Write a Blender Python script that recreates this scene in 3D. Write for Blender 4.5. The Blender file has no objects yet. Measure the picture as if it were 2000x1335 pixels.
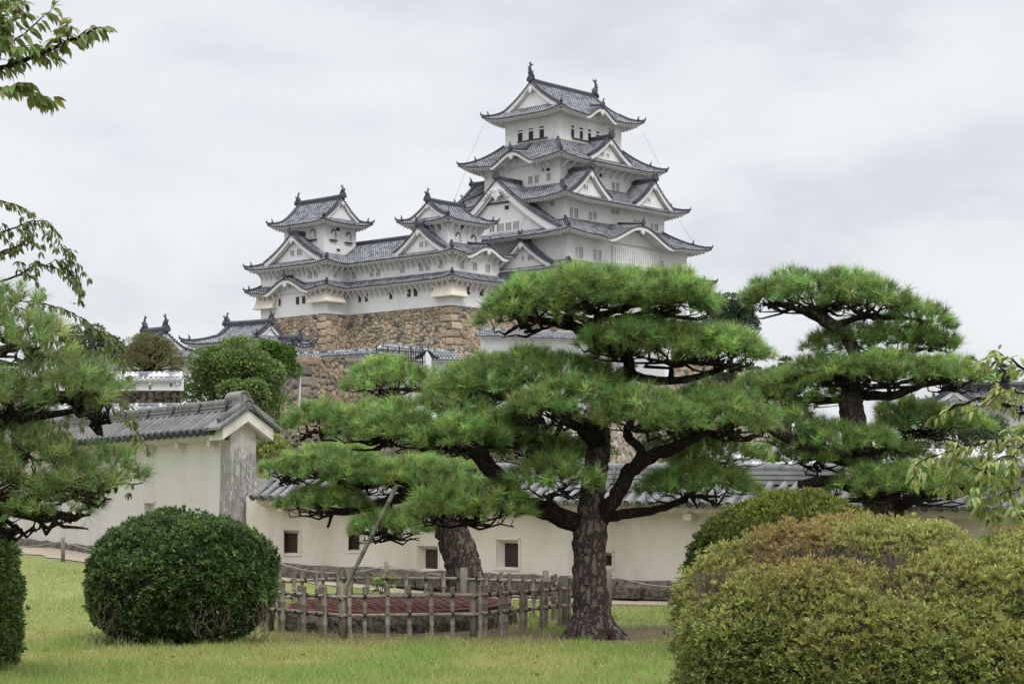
import bpy, math, random
import numpy as np
from mathutils import Vector, Matrix

# ------------------------------------------------------------------ camera, sky, sun, exposure
scene = bpy.context.scene
F, CX, HY, EYE = 3889.0, 1000.0, 1005.0, 1.6     # focal length and principal point in photograph pixels
cam_d = bpy.data.cameras.new("camera"); cam = bpy.data.objects.new("camera", cam_d)
scene.collection.objects.link(cam); scene.camera = cam
cam.location = (0, 0, EYE); cam.rotation_euler = (math.radians(90), 0, 0)
cam_d.sensor_width = 36.0; cam_d.lens = 36.0 * F / 2000.0
cam_d.shift_y = (HY - 667.5) / 2000.0
cam_d.clip_start = 0.2; cam_d.clip_end = 6000

world = bpy.data.worlds.new("World"); scene.world = world; world.use_nodes = True
SUN_EL, SUN_AZ = 52.0, 150.0        # azimuth clockwise from +Y (view direction)
wt = world.node_tree; wt.nodes.clear()
def wn(t, **k):
    n = wt.nodes.new(t)
    for a, b in k.items(): setattr(n, a, b)
    return n
w_out = wn('ShaderNodeOutputWorld'); w_bg = wn('ShaderNodeBackground')
w_sky = wn('ShaderNodeTexSky', sky_type='NISHITA', sun_disc=False)
w_sky.sun_elevation = math.radians(SUN_EL); w_sky.sun_rotation = math.radians(SUN_AZ)
w_tc = wn('ShaderNodeTexCoord'); w_sep = wn('ShaderNodeSeparateXYZ')
w_map = wn('ShaderNodeMapping'); w_map.inputs['Scale'].default_value = (3.0, 3.0, 7.5); w_map.inputs['Location'].default_value = (0.35, 0.2, 0.1)
w_noi = wn('ShaderNodeTexNoise'); w_noi.inputs['Scale'].default_value = 1.9; w_noi.inputs['Detail'].default_value = 6; w_noi.inputs['Roughness'].default_value = 0.54
w_noi.inputs['Distortion'].default_value = 0.15
w_rmp = wn('ShaderNodeValToRGB')
w_rmp.color_ramp.elements[0].position = 0.36; w_rmp.color_ramp.elements[0].color = (6.55, 6.85, 7.2, 1)
w_rmp.color_ramp.elements[1].position = 0.60; w_rmp.color_ramp.elements[1].color = (8.25, 8.35, 8.5, 1)
e = w_rmp.color_ramp.elements.new(0.47); e.color = (7.65, 7.85, 8.15, 1)
# an overcast sky is brighter overhead than near the horizon
w_ram = wn('ShaderNodeMapRange'); w_ram.inputs['From Min'].default_value = 0.27; w_ram.inputs['From Max'].default_value = 0.9
w_ram.inputs['To Min'].default_value = 1.0; w_ram.inputs['To Max'].default_value = 3.1
w_mul = wn('ShaderNodeVectorMath', operation='SCALE')
w_mix = wn('ShaderNodeMix', data_type='RGBA'); w_mix.inputs['Factor'].default_value = 0.93
L = wt.links.new
L(w_tc.outputs['Generated'], w_map.inputs['Vector']); L(w_map.outputs['Vector'], w_noi.inputs['Vector'])
L(w_noi.outputs['Fac'], w_rmp.inputs['Fac'])
L(w_tc.outputs['Generated'], w_sep.inputs['Vector']); L(w_sep.outputs['Z'], w_ram.inputs['Value'])
L(w_rmp.outputs['Color'], w_mul.inputs[0]); L(w_ram.outputs['Result'], w_mul.inputs['Scale'])
L(w_sky.outputs['Color'], w_mix.inputs['A']); L(w_mul.outputs['Vector'], w_mix.inputs['B'])
L(w_mix.outputs['Result'], w_bg.inputs['Color']); w_bg.inputs['Strength'].default_value = 0.110
L(w_bg.outputs['Background'], w_out.inputs['Surface'])

sun_d = bpy.data.lights.new("sun", 'SUN'); sun = bpy.data.objects.new("sun", sun_d); scene.collection.objects.link(sun)
sun_d.energy = 1.45; sun_d.angle = math.radians(20); sun_d.color = (1.0, 0.965, 0.91)
_el, _az = math.radians(SUN_EL), math.radians(SUN_AZ)
_s = Vector((math.sin(_az) * math.cos(_el), math.cos(_az) * math.cos(_el), math.sin(_el)))
sun.rotation_euler = _s.to_track_quat('Z', 'Y').to_euler(); sun.location = (0, -20, 60)
scene.view_settings.view_transform = 'Standard'; scene.view_settings.look = 'None'
scene.view_settings.exposure = 0.0; scene.view_settings.gamma = 1.0
scene.cycles.max_bounces = 6; scene.cycles.diffuse_bounces = 3; scene.cycles.transmission_bounces = 3
scene.cycles.use_denoising = True; scene.cycles.denoiser = 'OPENIMAGEDENOISE'
scene.cycles.denoising_input_passes = 'RGB_ALBEDO_NORMAL'; scene.cycles.denoising_prefilter = 'ACCURATE'

# ------------------------------------------------------------------ helpers
C = scene.collection
rng = np.random.default_rng(11); random.seed(5)
def P3(px, py, d): return Vector(((px - CX) / F * d, d, EYE + (HY - py) / F * d))
def vec(a): return np.array(a, dtype=float)
def tag(o, label=None, cat=None, group=None, kind=None):
    if label: o['label'] = label
    if cat: o['category'] = cat
    if group: o['group'] = group
    if kind: o['kind'] = kind
    return o
def empty(name, loc, label=None, cat=None, group=None):
    o = bpy.data.objects.new(name, None); C.objects.link(o); o.location = loc; o.empty_display_size = 0.3
    return tag(o, label, cat, group)
def origin_of(parent):
    v = Vector((0, 0, 0))
    while parent is not None:
        v += parent.location; parent = parent.parent
    return v
class MB:
    def __init__(s): s.v = []; s.f = []; s.mi = []; s.uv = []; s.sm = []
    def vert(s, p, uv=(0, 0)):
        s.v.append((p[0], p[1], p[2])); s.uv.append(uv); return len(s.v) - 1
    def face(s, idx, mi=0, sm=False): s.f.append(tuple(idx)); s.mi.append(mi); s.sm.append(sm)
    def poly(s, pts, mi=0, sm=False, uvs=None):
        i = [s.vert(p, uvs[k] if uvs else (0, 0)) for k, p in enumerate(pts)]; s.face(i, mi, sm)
    def grid(s, rows, mi=0, sm=True, uvs=None):
        ids = [[s.vert(p, uvs[r][c] if uvs else (0, 0)) for c, p in enumerate(row)] for r, row in enumerate(rows)]
        for r in range(len(ids) - 1):
            for c in range(len(ids[r]) - 1):
                s.face((ids[r][c], ids[r][c + 1], ids[r + 1][c + 1], ids[r + 1][c]), mi, sm)
    def box(s, O, U, V_, W_, mi=0):
        O, U, V_, W_ = Vector(O), Vector(U), Vector(V_), Vector(W_)
        p = [O, O + U, O + U + V_, O + V_, O + W_, O + U + W_, O + U + V_ + W_, O + V_ + W_]
        i = [s.vert(q) for q in p]
        for f in ((0, 3, 2, 1), (4, 5, 6, 7), (0, 1, 5, 4), (1, 2, 6, 5), (2, 3, 7, 6), (3, 0, 4, 7)):
            s.face([i[k] for k in f], mi)
    def tube(s, pts, rad, n=8, mi=0, cap=True, sm=True, jit=0.0):
        pts = [Vector(p) for p in pts]; rings = []
        if not hasattr(rad, '__len__'): rad = [rad] * len(pts)
        up = None; L_ = 0.0
        for k, p in enumerate(pts):
            t = (pts[min(k + 1, len(pts) - 1)] - pts[max(k - 1, 0)])
            if t.length < 1e-9: t = Vector((0, 0, 1))
            t.normalize()
            if up is None:
                up = Vector((1, 0, 0)) if abs(t.x) < 0.8 else Vector((0, 1, 0))
            a = (up - t * up.dot(t))
            if a.length < 1e-6: a = t.orthogonal()
            a.normalize(); up = a; b = t.cross(a)
            if k: L_ += (p - pts[k - 1]).length
            ring = []
            for j in range(n):
                an = 2 * math.pi * j / n; r = rad[k] * (1 + (random.uniform(-jit, jit) if jit else 0))
                ring.append(s.vert(p + a * (r * math.cos(an)) + b * (r * math.sin(an)), (j / n, L_)))
            rings.append(ring)
        for k in range(len(rings) - 1):
            for j in range(n):
                s.face((rings[k][j], rings[k][(j + 1) % n], rings[k + 1][(j + 1) % n], rings[k + 1][j]), mi, sm)
        if cap:
            s.face(rings[0][::-1], mi); s.face(rings[-1], mi)
    def build(s, name, mats, parent=None, loc=None):
        """One mesh object; vertices are world coordinates, stored relative to the parent's (or loc's) position."""
        if not isinstance(mats, (list, tuple)): mats = [mats]
        o = origin_of(parent) if parent is not None else Vector(loc if loc is not None else (0, 0, 0))
        me = bpy.data.meshes.new(name)
        if len(s.v):
            a = np.array(s.v, dtype=np.float64) - np.array(o)[None, :]
            me.from_pydata([tuple(r) for r in a], [], s.f)
            for m in mats: me.materials.append(m)
            me.polygons.foreach_set('material_index', s.mi); me.polygons.foreach_set('use_smooth', s.sm)
            uvl = me.uv_layers.new(name='UVMap'); li = np.empty(len(me.loops), dtype=np.int32); me.loops.foreach_get('vertex_index', li)
            uvl.data.foreach_set('uv', np.array(s.uv, dtype=np.float32)[li].ravel())
            me.update()
        ob = bpy.data.objects.new(name, me); C.objects.link(ob)
        if parent is not None: ob.parent = parent
        elif loc is not None: ob.location = loc
        return ob
def np_obj(name, V_, Fc, mat, col=None, parent=None, loc=None, smooth=False):
    o = np.array(origin_of(parent)) if parent is not None else np.array(loc if loc is not None else (0, 0, 0), dtype=float)
    me = bpy.data.meshes.new(name); n, k = Fc.shape
    me.vertices.add(len(V_)); me.vertices.foreach_set('co', (V_ - o[None, :]).astype(np.float32).ravel())
    me.loops.add(n * k); me.loops.foreach_set('vertex_index', Fc.astype(np.int32).ravel())
    me.polygons.add(n); me.polygons.foreach_set('loop_start', np.arange(0, n * k, k, dtype=np.int32))
    if smooth: me.polygons.foreach_set('use_smooth', np.ones(n, dtype=bool))
    me.update(calc_edges=True)
    if col is not None:
        at = me.color_attributes.new('Col', 'FLOAT_COLOR', 'POINT')
        c4 = np.ones((len(V_), 4), dtype=np.float32); c4[:, :3] = col; at.data.foreach_set('color', c4.ravel())
    for m in (mat if isinstance(mat, (list, tuple)) else [mat]): me.materials.append(m)
    ob = bpy.data.objects.new(name, me); C.objects.link(ob)
    if parent is not None: ob.parent = parent
    elif loc is not None: ob.location = loc
    return ob
def unit(a): return a / np.maximum(np.linalg.norm(a, axis=-1, keepdims=True), 1e-9)
def vnoise(p, seed=0):
    """smooth value noise in [-1,1] for an (n,3) array"""
    i = np.floor(p).astype(np.int64); f = p - i; f = f * f * (3 - 2 * f); out = 0
    def h(x, y, z):
        v = (x * 73856093) ^ (y * 19349663) ^ (z * 83492791) ^ (seed * 2654435761)
        v = (v ^ (v >> 13)) * 1274126177; return ((v ^ (v >> 16)) & 0xffff) / 32767.5 - 1
    for a in (0, 1):
        for b in (0, 1):
            for c in (0, 1):
                w = (f[:, 0] if a else 1 - f[:, 0]) * (f[:, 1] if b else 1 - f[:, 1]) * (f[:, 2] if c else 1 - f[:, 2])
                out = out + w * h(i[:, 0] + a, i[:, 1] + b, i[:, 2] + c)
    return out

# ------------------------------------------------------------------ materials
class NT:
    def __init__(s, name):
        s.m = bpy.data.materials.new(name); s.m.use_nodes = True; s.t = s.m.node_tree; s.t.nodes.clear()
        s.out = s.n('ShaderNodeOutputMaterial')
    def n(s, t, **k):
        x = s.t.nodes.new(t)
        for a, b in k.items():
            if a in x.inputs: x.inputs[a].default_value = b
            else: setattr(x, a, b)
        return x
    def l(s, a, b): s.t.links.new(a, b)
    def tex(s, scale, detail=4, rough=.55, kind='Noise', stretch=None):
        tc = s.n('ShaderNodeTexCoord'); src = tc.outputs['Object']
        if stretch:
            mp = s.n('ShaderNodeMapping'); mp.inputs['Scale'].default_value = stretch; s.l(src, mp.inputs['Vector']); src = mp.outputs['Vector']
        x = s.n('ShaderNodeTex' + kind); x.inputs['Scale'].default_value = scale
        if kind == 'Noise': x.inputs['Detail'].default_value = detail; x.inputs['Roughness'].default_value = rough
        s.l(src, x.inputs['Vector']); return x
    def ramp(s, fac, stops):
        r = s.n('ShaderNodeValToRGB'); cr = r.color_ramp
        while len(cr.elements) > 1: cr.elements.remove(cr.elements[-1])
        cr.elements[0].position = stops[0][0]; cr.elements[0].color = (*stops[0][1], 1)
        for p, c in stops[1:]:
            e = cr.elements.new(p); e.color = (*c, 1)
        s.l(fac, r.inputs['Fac']); return r.outputs['Color']
    def mix(s, fac, a, b, mode='MIX'):
        x = s.n('ShaderNodeMix', data_type='RGBA', blend_type=mode)
        for v, k in ((fac, 'Factor'), (a, 'A'), (b, 'B')):
            if isinstance(v, (int, float)): x.inputs[k].default_value = v
            elif isinstance(v, tuple): x.inputs[k].default_value = (*v, 1)
            else: s.l(v, x.inputs[k])
        return x.outputs['Result']
    def math(s, op, a, b=0.0):
        x = s.n('ShaderNodeMath', operation=op)
        for v, k in ((a, 0), (b, 1)):
            if isinstance(v, (int, float)): x.inputs[k].default_value = v
            else: s.l(v, x.inputs[k])
        return x.outputs[0]
    def bsdf(s, col, rough=.85, bump=None, bdist=.02, bstr=.6, spec=.3):
        b = s.n('ShaderNodeBsdfPrincipled'); b.inputs['Roughness'].default_value = rough; b.inputs['Specular IOR Level'].default_value = spec
        if isinstance(col, tuple): b.inputs['Base Color'].default_value = (*col, 1)
        else: s.l(col, b.inputs['Base Color'])
        if bump is not None:
            bm = s.n('ShaderNodeBump'); bm.inputs['Distance'].default_value = bdist; bm.inputs['Strength'].default_value = bstr
            s.l(bump, bm.inputs['Height']); s.l(bm.outputs['Normal'], b.inputs['Normal'])
        s.l(b.outputs['BSDF'], s.out.inputs['Surface']); return s.m
def mat_plain(name, col, var=.12, scale=3, rough=.85, bump=0.0, stretch=None, spec=.3):
    t = NT(name); nz = t.tex(scale, 6, .6, stretch=stretch)
    c = t.ramp(nz.outputs['Fac'], [(.3, tuple(x * (1 - var) for x in col)), (.7, tuple(min(1, x * (1 + var)) for x in col))])
    return t.bsdf(c, rough, nz.outputs['Fac'] if bump else None, bump or .01, spec=spec)
def mat_leaf(name, trans=.35, rough=.55, spec=.25, tint=(1, 1, 1)):
    t = NT(name); a = t.n('ShaderNodeAttribute', attribute_name='Col')
    c = t.mix(1.0, a.outputs['Color'], tint, 'MULTIPLY')
    p = t.n('ShaderNodeBsdfPrincipled'); p.inputs['Roughness'].default_value = rough; p.inputs['Specular IOR Level'].default_value = spec
    tr = t.n('ShaderNodeBsdfTranslucent'); mx = t.n('ShaderNodeMixShader'); mx.inputs[0].default_value = trans
    t.l(c, p.inputs['Base Color']); t.l(c, tr.inputs['Color']); t.l(p.outputs[0], mx.inputs[1]); t.l(tr.outputs[0], mx.inputs[2])
    t.l(mx.outputs[0], t.out.inputs['Surface']); return t.m
def mat_roof(name, base, joint, period=.3, frac=.22, rough=.75):
    """dark fired tiles with pale plaster joints every `period` metres down the slope (UV v)"""
    t = NT(name); uv = t.n('ShaderNodeUVMap', uv_map='UVMap'); sp = t.n('ShaderNodeSeparateXYZ'); t.l(uv.outputs[0], sp.inputs[0])
    fr = t.math('FRACT', t.math('DIVIDE', sp.outputs['Y'], period)); band = t.math('LESS_THAN', fr, frac)
    nz = t.tex(2.5, 6, .65); nb = t.tex(.25, 3, .5)
    c = t.ramp(nz.outputs['Fac'], [(.3, tuple(x * .62 for x in base)), (.68, tuple(x * 1.5 for x in base))])
    c = t.mix(t.math('MULTIPLY', t.ramp_f(nb.outputs['Fac'], .45, .7), .35), c, tuple(x * 1.9 for x in base))
    spk = t.tex(1.2, 3, .6); on = t.math('MULTIPLY', band, t.ramp_f(spk.outputs['Fac'], .42, .52))
    c = t.mix(on, c, joint)
    return t.bsdf(c, rough, spec=.35)
def _ramp_f(s, fac, lo, hi):
    m = s.n('ShaderNodeMapRange'); m.inputs['From Min'].default_value = lo; m.inputs['From Max'].default_value = hi
    s.l(fac, m.inputs['Value']); return m.outputs['Result']
NT.ramp_f = _ramp_f
def mat_plaster(name, col, stain, amount=.5, scale=.35, streak=(1, 1, .18), rough=.9, fine=8.0, bump=.01):
    t = NT(name); a = t.tex(scale, 7, .6, stretch=streak); b = t.tex(fine, 5, .6)
    f = t.math('MULTIPLY', t.ramp_f(a.outputs['Fac'], .45, .78), amount)
    c = t.mix(f, col, stain); c = t.mix(t.math('MULTIPLY', t.ramp_f(b.outputs['Fac'], .35, .75), .10), c, tuple(x * .72 for x in stain))
    return t.bsdf(c, rough, b.outputs['Fac'], bump, .3)
def mat_bark(name, dark, light, scale=9):
    t = NT(name); nz = t.tex(scale * .5, 5, .6); tc = t.n('ShaderNodeTexCoord'); mp = t.n('ShaderNodeMapping'); mp.inputs['Scale'].default_value = (1, 1, .30)
    mx = t.n('ShaderNodeMix', data_type='VECTOR'); mx.inputs['Factor'].default_value = .17
    t.l(tc.outputs['Object'], mp.inputs['Vector']); t.l(mp.outputs['Vector'], mx.inputs['A']); t.l(nz.outputs['Color'], mx.inputs['B'])
    v = t.n('ShaderNodeTexVoronoi', feature='DISTANCE_TO_EDGE'); v.inputs['Scale'].default_value = scale; t.l(mx.outputs['Result'], v.inputs['Vector'])
    h = t.ramp_f(v.outputs['Distance'], -.02, .20); f2 = t.tex(scale * 4, 5, .7)
    c = t.mix(h, dark, light); c = t.mix(t.math('MULTIPLY', f2.outputs['Fac'], .35), c, tuple(x * .45 for x in light))
    hh = t.math('ADD', h, t.math('MULTIPLY', f2.outputs['Fac'], .4))
    return t.bsdf(c, .95, hh, .03, 1.0, .1)
def mat_vcol(name, rough=.9, scale=4, var=.35, bump=.03):
    t = NT(name); a = t.n('ShaderNodeAttribute', attribute_name='Col'); nz = t.tex(scale, 8, .65)
    f = t.ramp(nz.outputs['Fac'], [(.3, (1 - var,) * 3), (.7, (1 + var,) * 3)])
    c = t.mix(1.0, a.outputs['Color'], f, 'MULTIPLY'); return t.bsdf(c, rough, nz.outputs['Fac'], bump, .7, .2)

M = {}
M['white'] = mat_plaster('castle_plaster', (.745, .735, .73), (.50, .495, .485), .60, .22, (1, 1, .35), fine=1.6, bump=.004)
M['trim'] = mat_plain('white_trim', (.70, .69, .685), .06, 1.2)
M['flare'] = mat_plain('aged_plaster', (.66, .60, .52), .10, .8)
M['tile'] = mat_roof('castle_tile', (.075, .08, .092), (.50, .50, .50), .34, .24)
M['pan'] = mat_plain('pan_tile', (.20, .205, .215), .35, 2.0, .8)
M['gpan'] = mat_plain('weathered_pan_tile', (.105, .10, .10), .35, 6.0, .9)
M['tiledark'] = mat_plain('ridge_tile', (.060, .064, .076), .45, 3.0, .7)
M['pane'] = mat_plain('dark_opening', (.012, .013, .018), .2, 2, .5)
M['brown'] = mat_plain('brown_window_frame', (.10, .07, .045), .3, 3)
M['stone'] = mat_vcol('castle_stone', scale=1.6, var=.28, bump=.08)
M['gtile'] = mat_roof('garden_wall_tile', (.155, .155, .16), (.30, .30, .30), .30, .04)
M['gtile2'] = mat_roof('dark_wall_tile', (.125, .12, .115), (.2, .2, .2), .30, .04)
M['wtile'] = mat_roof('plastered_tile', (.17, .175, .19), (.80, .80, .80), .30, .42)
M['cream'] = mat_plaster('cream_plaster', (.655, .595, .525), (.43, .365, .295), 1.0, .8, (1, 1, .55), fine=9)
M['greyplaster'] = mat_plaster('grey_plaster', (.575, .55, .515), (.42, .395, .36), .85, .7, (1, 1, .3), fine=9)
M['barge'] = mat_plaster('weathered_white_plaster', (.66, .63, .585), (.23, .225, .22), .8, 1.6, (1, 1, .7), fine=12)
M['bark'] = mat_bark('pine_bark', (.034, .027, .023), (.150, .122, .105), 14)
M['bark2'] = mat_bark('branch_bark', (.016, .012, .010), (.065, .050, .041), 26)
M['twig'] = mat_plain('thin_twig', (.13, .098, .072), .3, 20)
M['needle'] = mat_leaf('pine_needles', .33, .42, .4)
M['leaf'] = mat_leaf('leaves', .35, .45, .35)
M['grass'] = mat_leaf('grass_blades', .35, .6, .2)
M['bamboo'] = mat_plain('weathered_bamboo', (.25, .21, .17), .35, 14, .7, .004, (1, 1, .35))
M['post'] = mat_plain('grey_wood_post', (.185, .165, .125), .4, 26, .9, .01, (1, 1, .12))
M['cord'] = mat_plain('black_cord', (.012, .011, .012), .2, 20)
M['inside'] = mat_plain('shrub_inside', (.040, .040, .020), .5, 12)
M['rope'] = mat_plain('pale_rope', (.30, .265, .22), .15, 20)
M['red'] = mat_plain('red_painted_iron', (.165, .052, .042), .3, 9, .6)
M['plinth'] = mat_plain('dark_plinth', (.105, .090, .072), .75, 9, .95, .05, (1, 1, .35))
M['curb'] = mat_plain('mossy_stone', (.085, .075, .058), .9, 14, .95, .06)
M['openbrown'] = mat_plain('loophole_shade', (.045, .028, .022), .3, 4)  # brown-black panel colour painted as the shade inside a loophole opening
M['pole'] = mat_plain('green_grey_bamboo', (.14, .135, .095), .3, 8, .7)
# ------------------------------------------------------------------ castle frame and builders
_vL, _vR = math.radians(-48), math.radians(42)
UL = Vector((math.sin(_vL), math.cos(_vL), 0)); UR = Vector((math.sin(_vR), math.cos(_vR), 0)); UZ = Vector((0, 0, 1))
class Frame:
    """a building plan: a runs along UL, b along UR, z is absolute height"""
    def __init__(s, O): s.O = Vector((O[0], O[1], 0))
    def p(s, a, b, z): return s.O + UL * a + UR * b + UZ * z
    def d(s, a, b): return UL * a + UR * b
FACES = {'L': ((0, -1), (-1, 0)), 'R': ((-1, 0), (0, 1)), 'B': ((0, 1), (1, 0)), 'E': ((1, 0), (0, -1))}
def ray_face(fr, face, off, px, py):
    """photo pixel -> (along, z) on the vertical plane of a face whose distance from the frame's origin is off"""
    n, t = FACES[face]; N = fr.d(*n); T = fr.d(*t)
    dirv = Vector(((px - CX) / F, 1.0, (HY - py) / F)); c = Vector((0, 0, EYE)); P0 = fr.O + N * off
    k = (P0 - c).dot(N) / dirv.dot(N); q = c + dirv * k
    return (q - fr.O).dot(T), q.z

def ridge_tile(mb, pts, w=.36, h=.42, mi=0):
    """stacked ridge: a box-like bar along pts with a rounded cap"""
    pts = [Vector(p) for p in pts]; rows = []
    for k, p in enumerate(pts):
        t = (pts[min(k + 1, len(pts) - 1)] - pts[max(k - 1, 0)]); s = Vector((t.y, -t.x, 0))
        s = s.normalized() if s.length > 1e-6 else Vector((1, 0, 0)); s = s * (w / 2)
        rows.append([p - s - UZ * .25, p - s * 1.0 + UZ * h * .55, p - s * 1.25 + UZ * h * .6, p - s * .8 + UZ * h * .95, p + UZ * h * 1.1,
                     p + s * .8 + UZ * h * .95, p + s * 1.25 + UZ * h * .6, p + s * 1.0 + UZ * h * .55, p + s - UZ * .25])
    mb.grid(rows, mi, False); mb.poly(rows[0], mi); mb.poly(rows[-1][::-1], mi)
def oni(mb, p, out, s=.55, mi=0):
    """ridge-end ogre tile: a shouldered plate with a curled horn on top"""
    out = Vector(out).normalized(); sd = Vector((out.y, -out.x, 0)); p = Vector(p)
    prof = [(-.62, -.55), (-.75, -.1), (-.5, .35), (-.3, .62), (0, .75), (.3, .62), (.5, .35), (.75, -.1), (.62, -.55)]
    f = [p + sd * (x * s) + UZ * (y * s) + out * .12 for x, y in prof]; b = [q - out * .26 for q in f]
    mb.poly(f, mi); mb.poly(b[::-1], mi)
    for k in range(len(f)): mb.poly([f[k], b[k], b[(k + 1) % len(f)], f[(k + 1) % len(f)]], mi)
    mb.tube([p + UZ * .6 * s, p + UZ * 1.05 * s + out * .1 * s, p + UZ * 1.45 * s + out * .45 * s], [.2 * s, .19 * s, .15 * s], 6, mi)
def shachi(mb, p, out, h=2.0, mi=0):
    """dolphin-tailed roof fish: head on the ridge, body arched up, forked tail and fins"""
    out = Vector(out).normalized(); p = Vector(p); sd = Vector((out.y, -out.x, 0))
    path = [(.30, -.05), (.28, .12), (.12, .30), (.02, .48), (.0, .63), (.10, .76), (.26, .86)]
    pts = [p - out * (.05 * h) + out * (x * -.7 * h + .18 * h) + UZ * (y * h) for x, y in path]
    mb.tube(pts, [.16 * h, .17 * h, .15 * h, .115 * h, .085 * h, .065 * h, .04 * h], 8, mi)
    t = pts[-2]
    for dx, dz in ((-.02, .27), (-.30, .16), (.14, .2)):
        q = t + out * (dx * h) + UZ * (dz * h)
        mb.poly([t - sd * .05 * h, t + sd * .05 * h, q + sd * .015 * h, q - sd * .015 * h], mi); mb.tube([t, q], [.065 * h, .02 * h], 5, mi)
    for k, (dx, dz) in ((2, (.2, .05)), (3, (.22, .1)), (4, (.18, .08)), (1, (-.25, .12))):
        q = pts[k] + out * (dx * h) + UZ * (dz * h)
        mb.tube([pts[k], q], [.07 * h, .015 * h], 5, mi)
    for s_ in (1, -1):
        q = pts[2] + sd * (s_ * .27 * h) + UZ * .12 * h; mb.tube([pts[2], q], [.07 * h, .015 * h], 5, mi)
def gegyo(mb, p, out, s, mi=0):
    """carved gable pendant: central lobed drop with scrolled wings of open carving"""
    out = Vector(out).normalized(); sd = Vector((out.y, -out.x, 0)); p = Vector(p)
    def q(x, y, o=.06): return p + sd * (x * s) + UZ * (y * s) + out * o
    half = [(0, -.02), (.16, -.05), (.26, -.22), (.24, -.40), (.30, -.52), (.24, -.68), (.12, -.74), (0, -.95)]
    prof = half + [(-x, y) for x, y in half[-2:0:-1]]; f = [q(x, y, .10) for x, y in prof]; b = [v - out * .10 for v in f]; n = len(f)
    ci = mb.vert(q(0, -.42, .16)); fi = [mb.vert(v) for v in f]
    for k in range(n): mb.face((fi[k], fi[(k + 1) % n], ci), mi); mb.poly([f[k], b[k], b[(k + 1) % n], f[(k + 1) % n]], mi)
    mb.tube([q(0, -.24, .1), q(0, -.24, .24)], .10 * s, 8, mi)
    if s > .9:
        for g in (1, -1):
            for cx, cy, r0, a0 in ((.42, -.30, .16, .6), (.66, -.42, .13, .4), (.88, -.60, .11, .2), (1.05, -.74, .07, .0), (.36, -.55, .10, 2.0)):
                mb.tube([q(g * (cx + r0 * (1 - .75 * k / 10) * math.cos(a0 + k * .62)), cy + r0 * (1 - .75 * k / 10) * math.sin(a0 + k * .62), .10) for k in range(11)], [.055 * s * (1 - .05 * k) for k in range(11)], 5, mi)
            mb.tube([q(g * .15, -.12), q(g * .5, -.22), q(g * .8, -.42), q(g * 1.12, -.80)], [.06 * s, .06 * s, .055 * s, .03 * s], 5, mi)
    else:
        for g in (1, -1): mb.tube([q(g * .15, -.12), q(g * .45, -.26), q(g * .62, -.50), q(g * .50, -.56)], [.09 * s, .09 * s, .08 * s, .05 * s], 6, mi)

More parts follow.
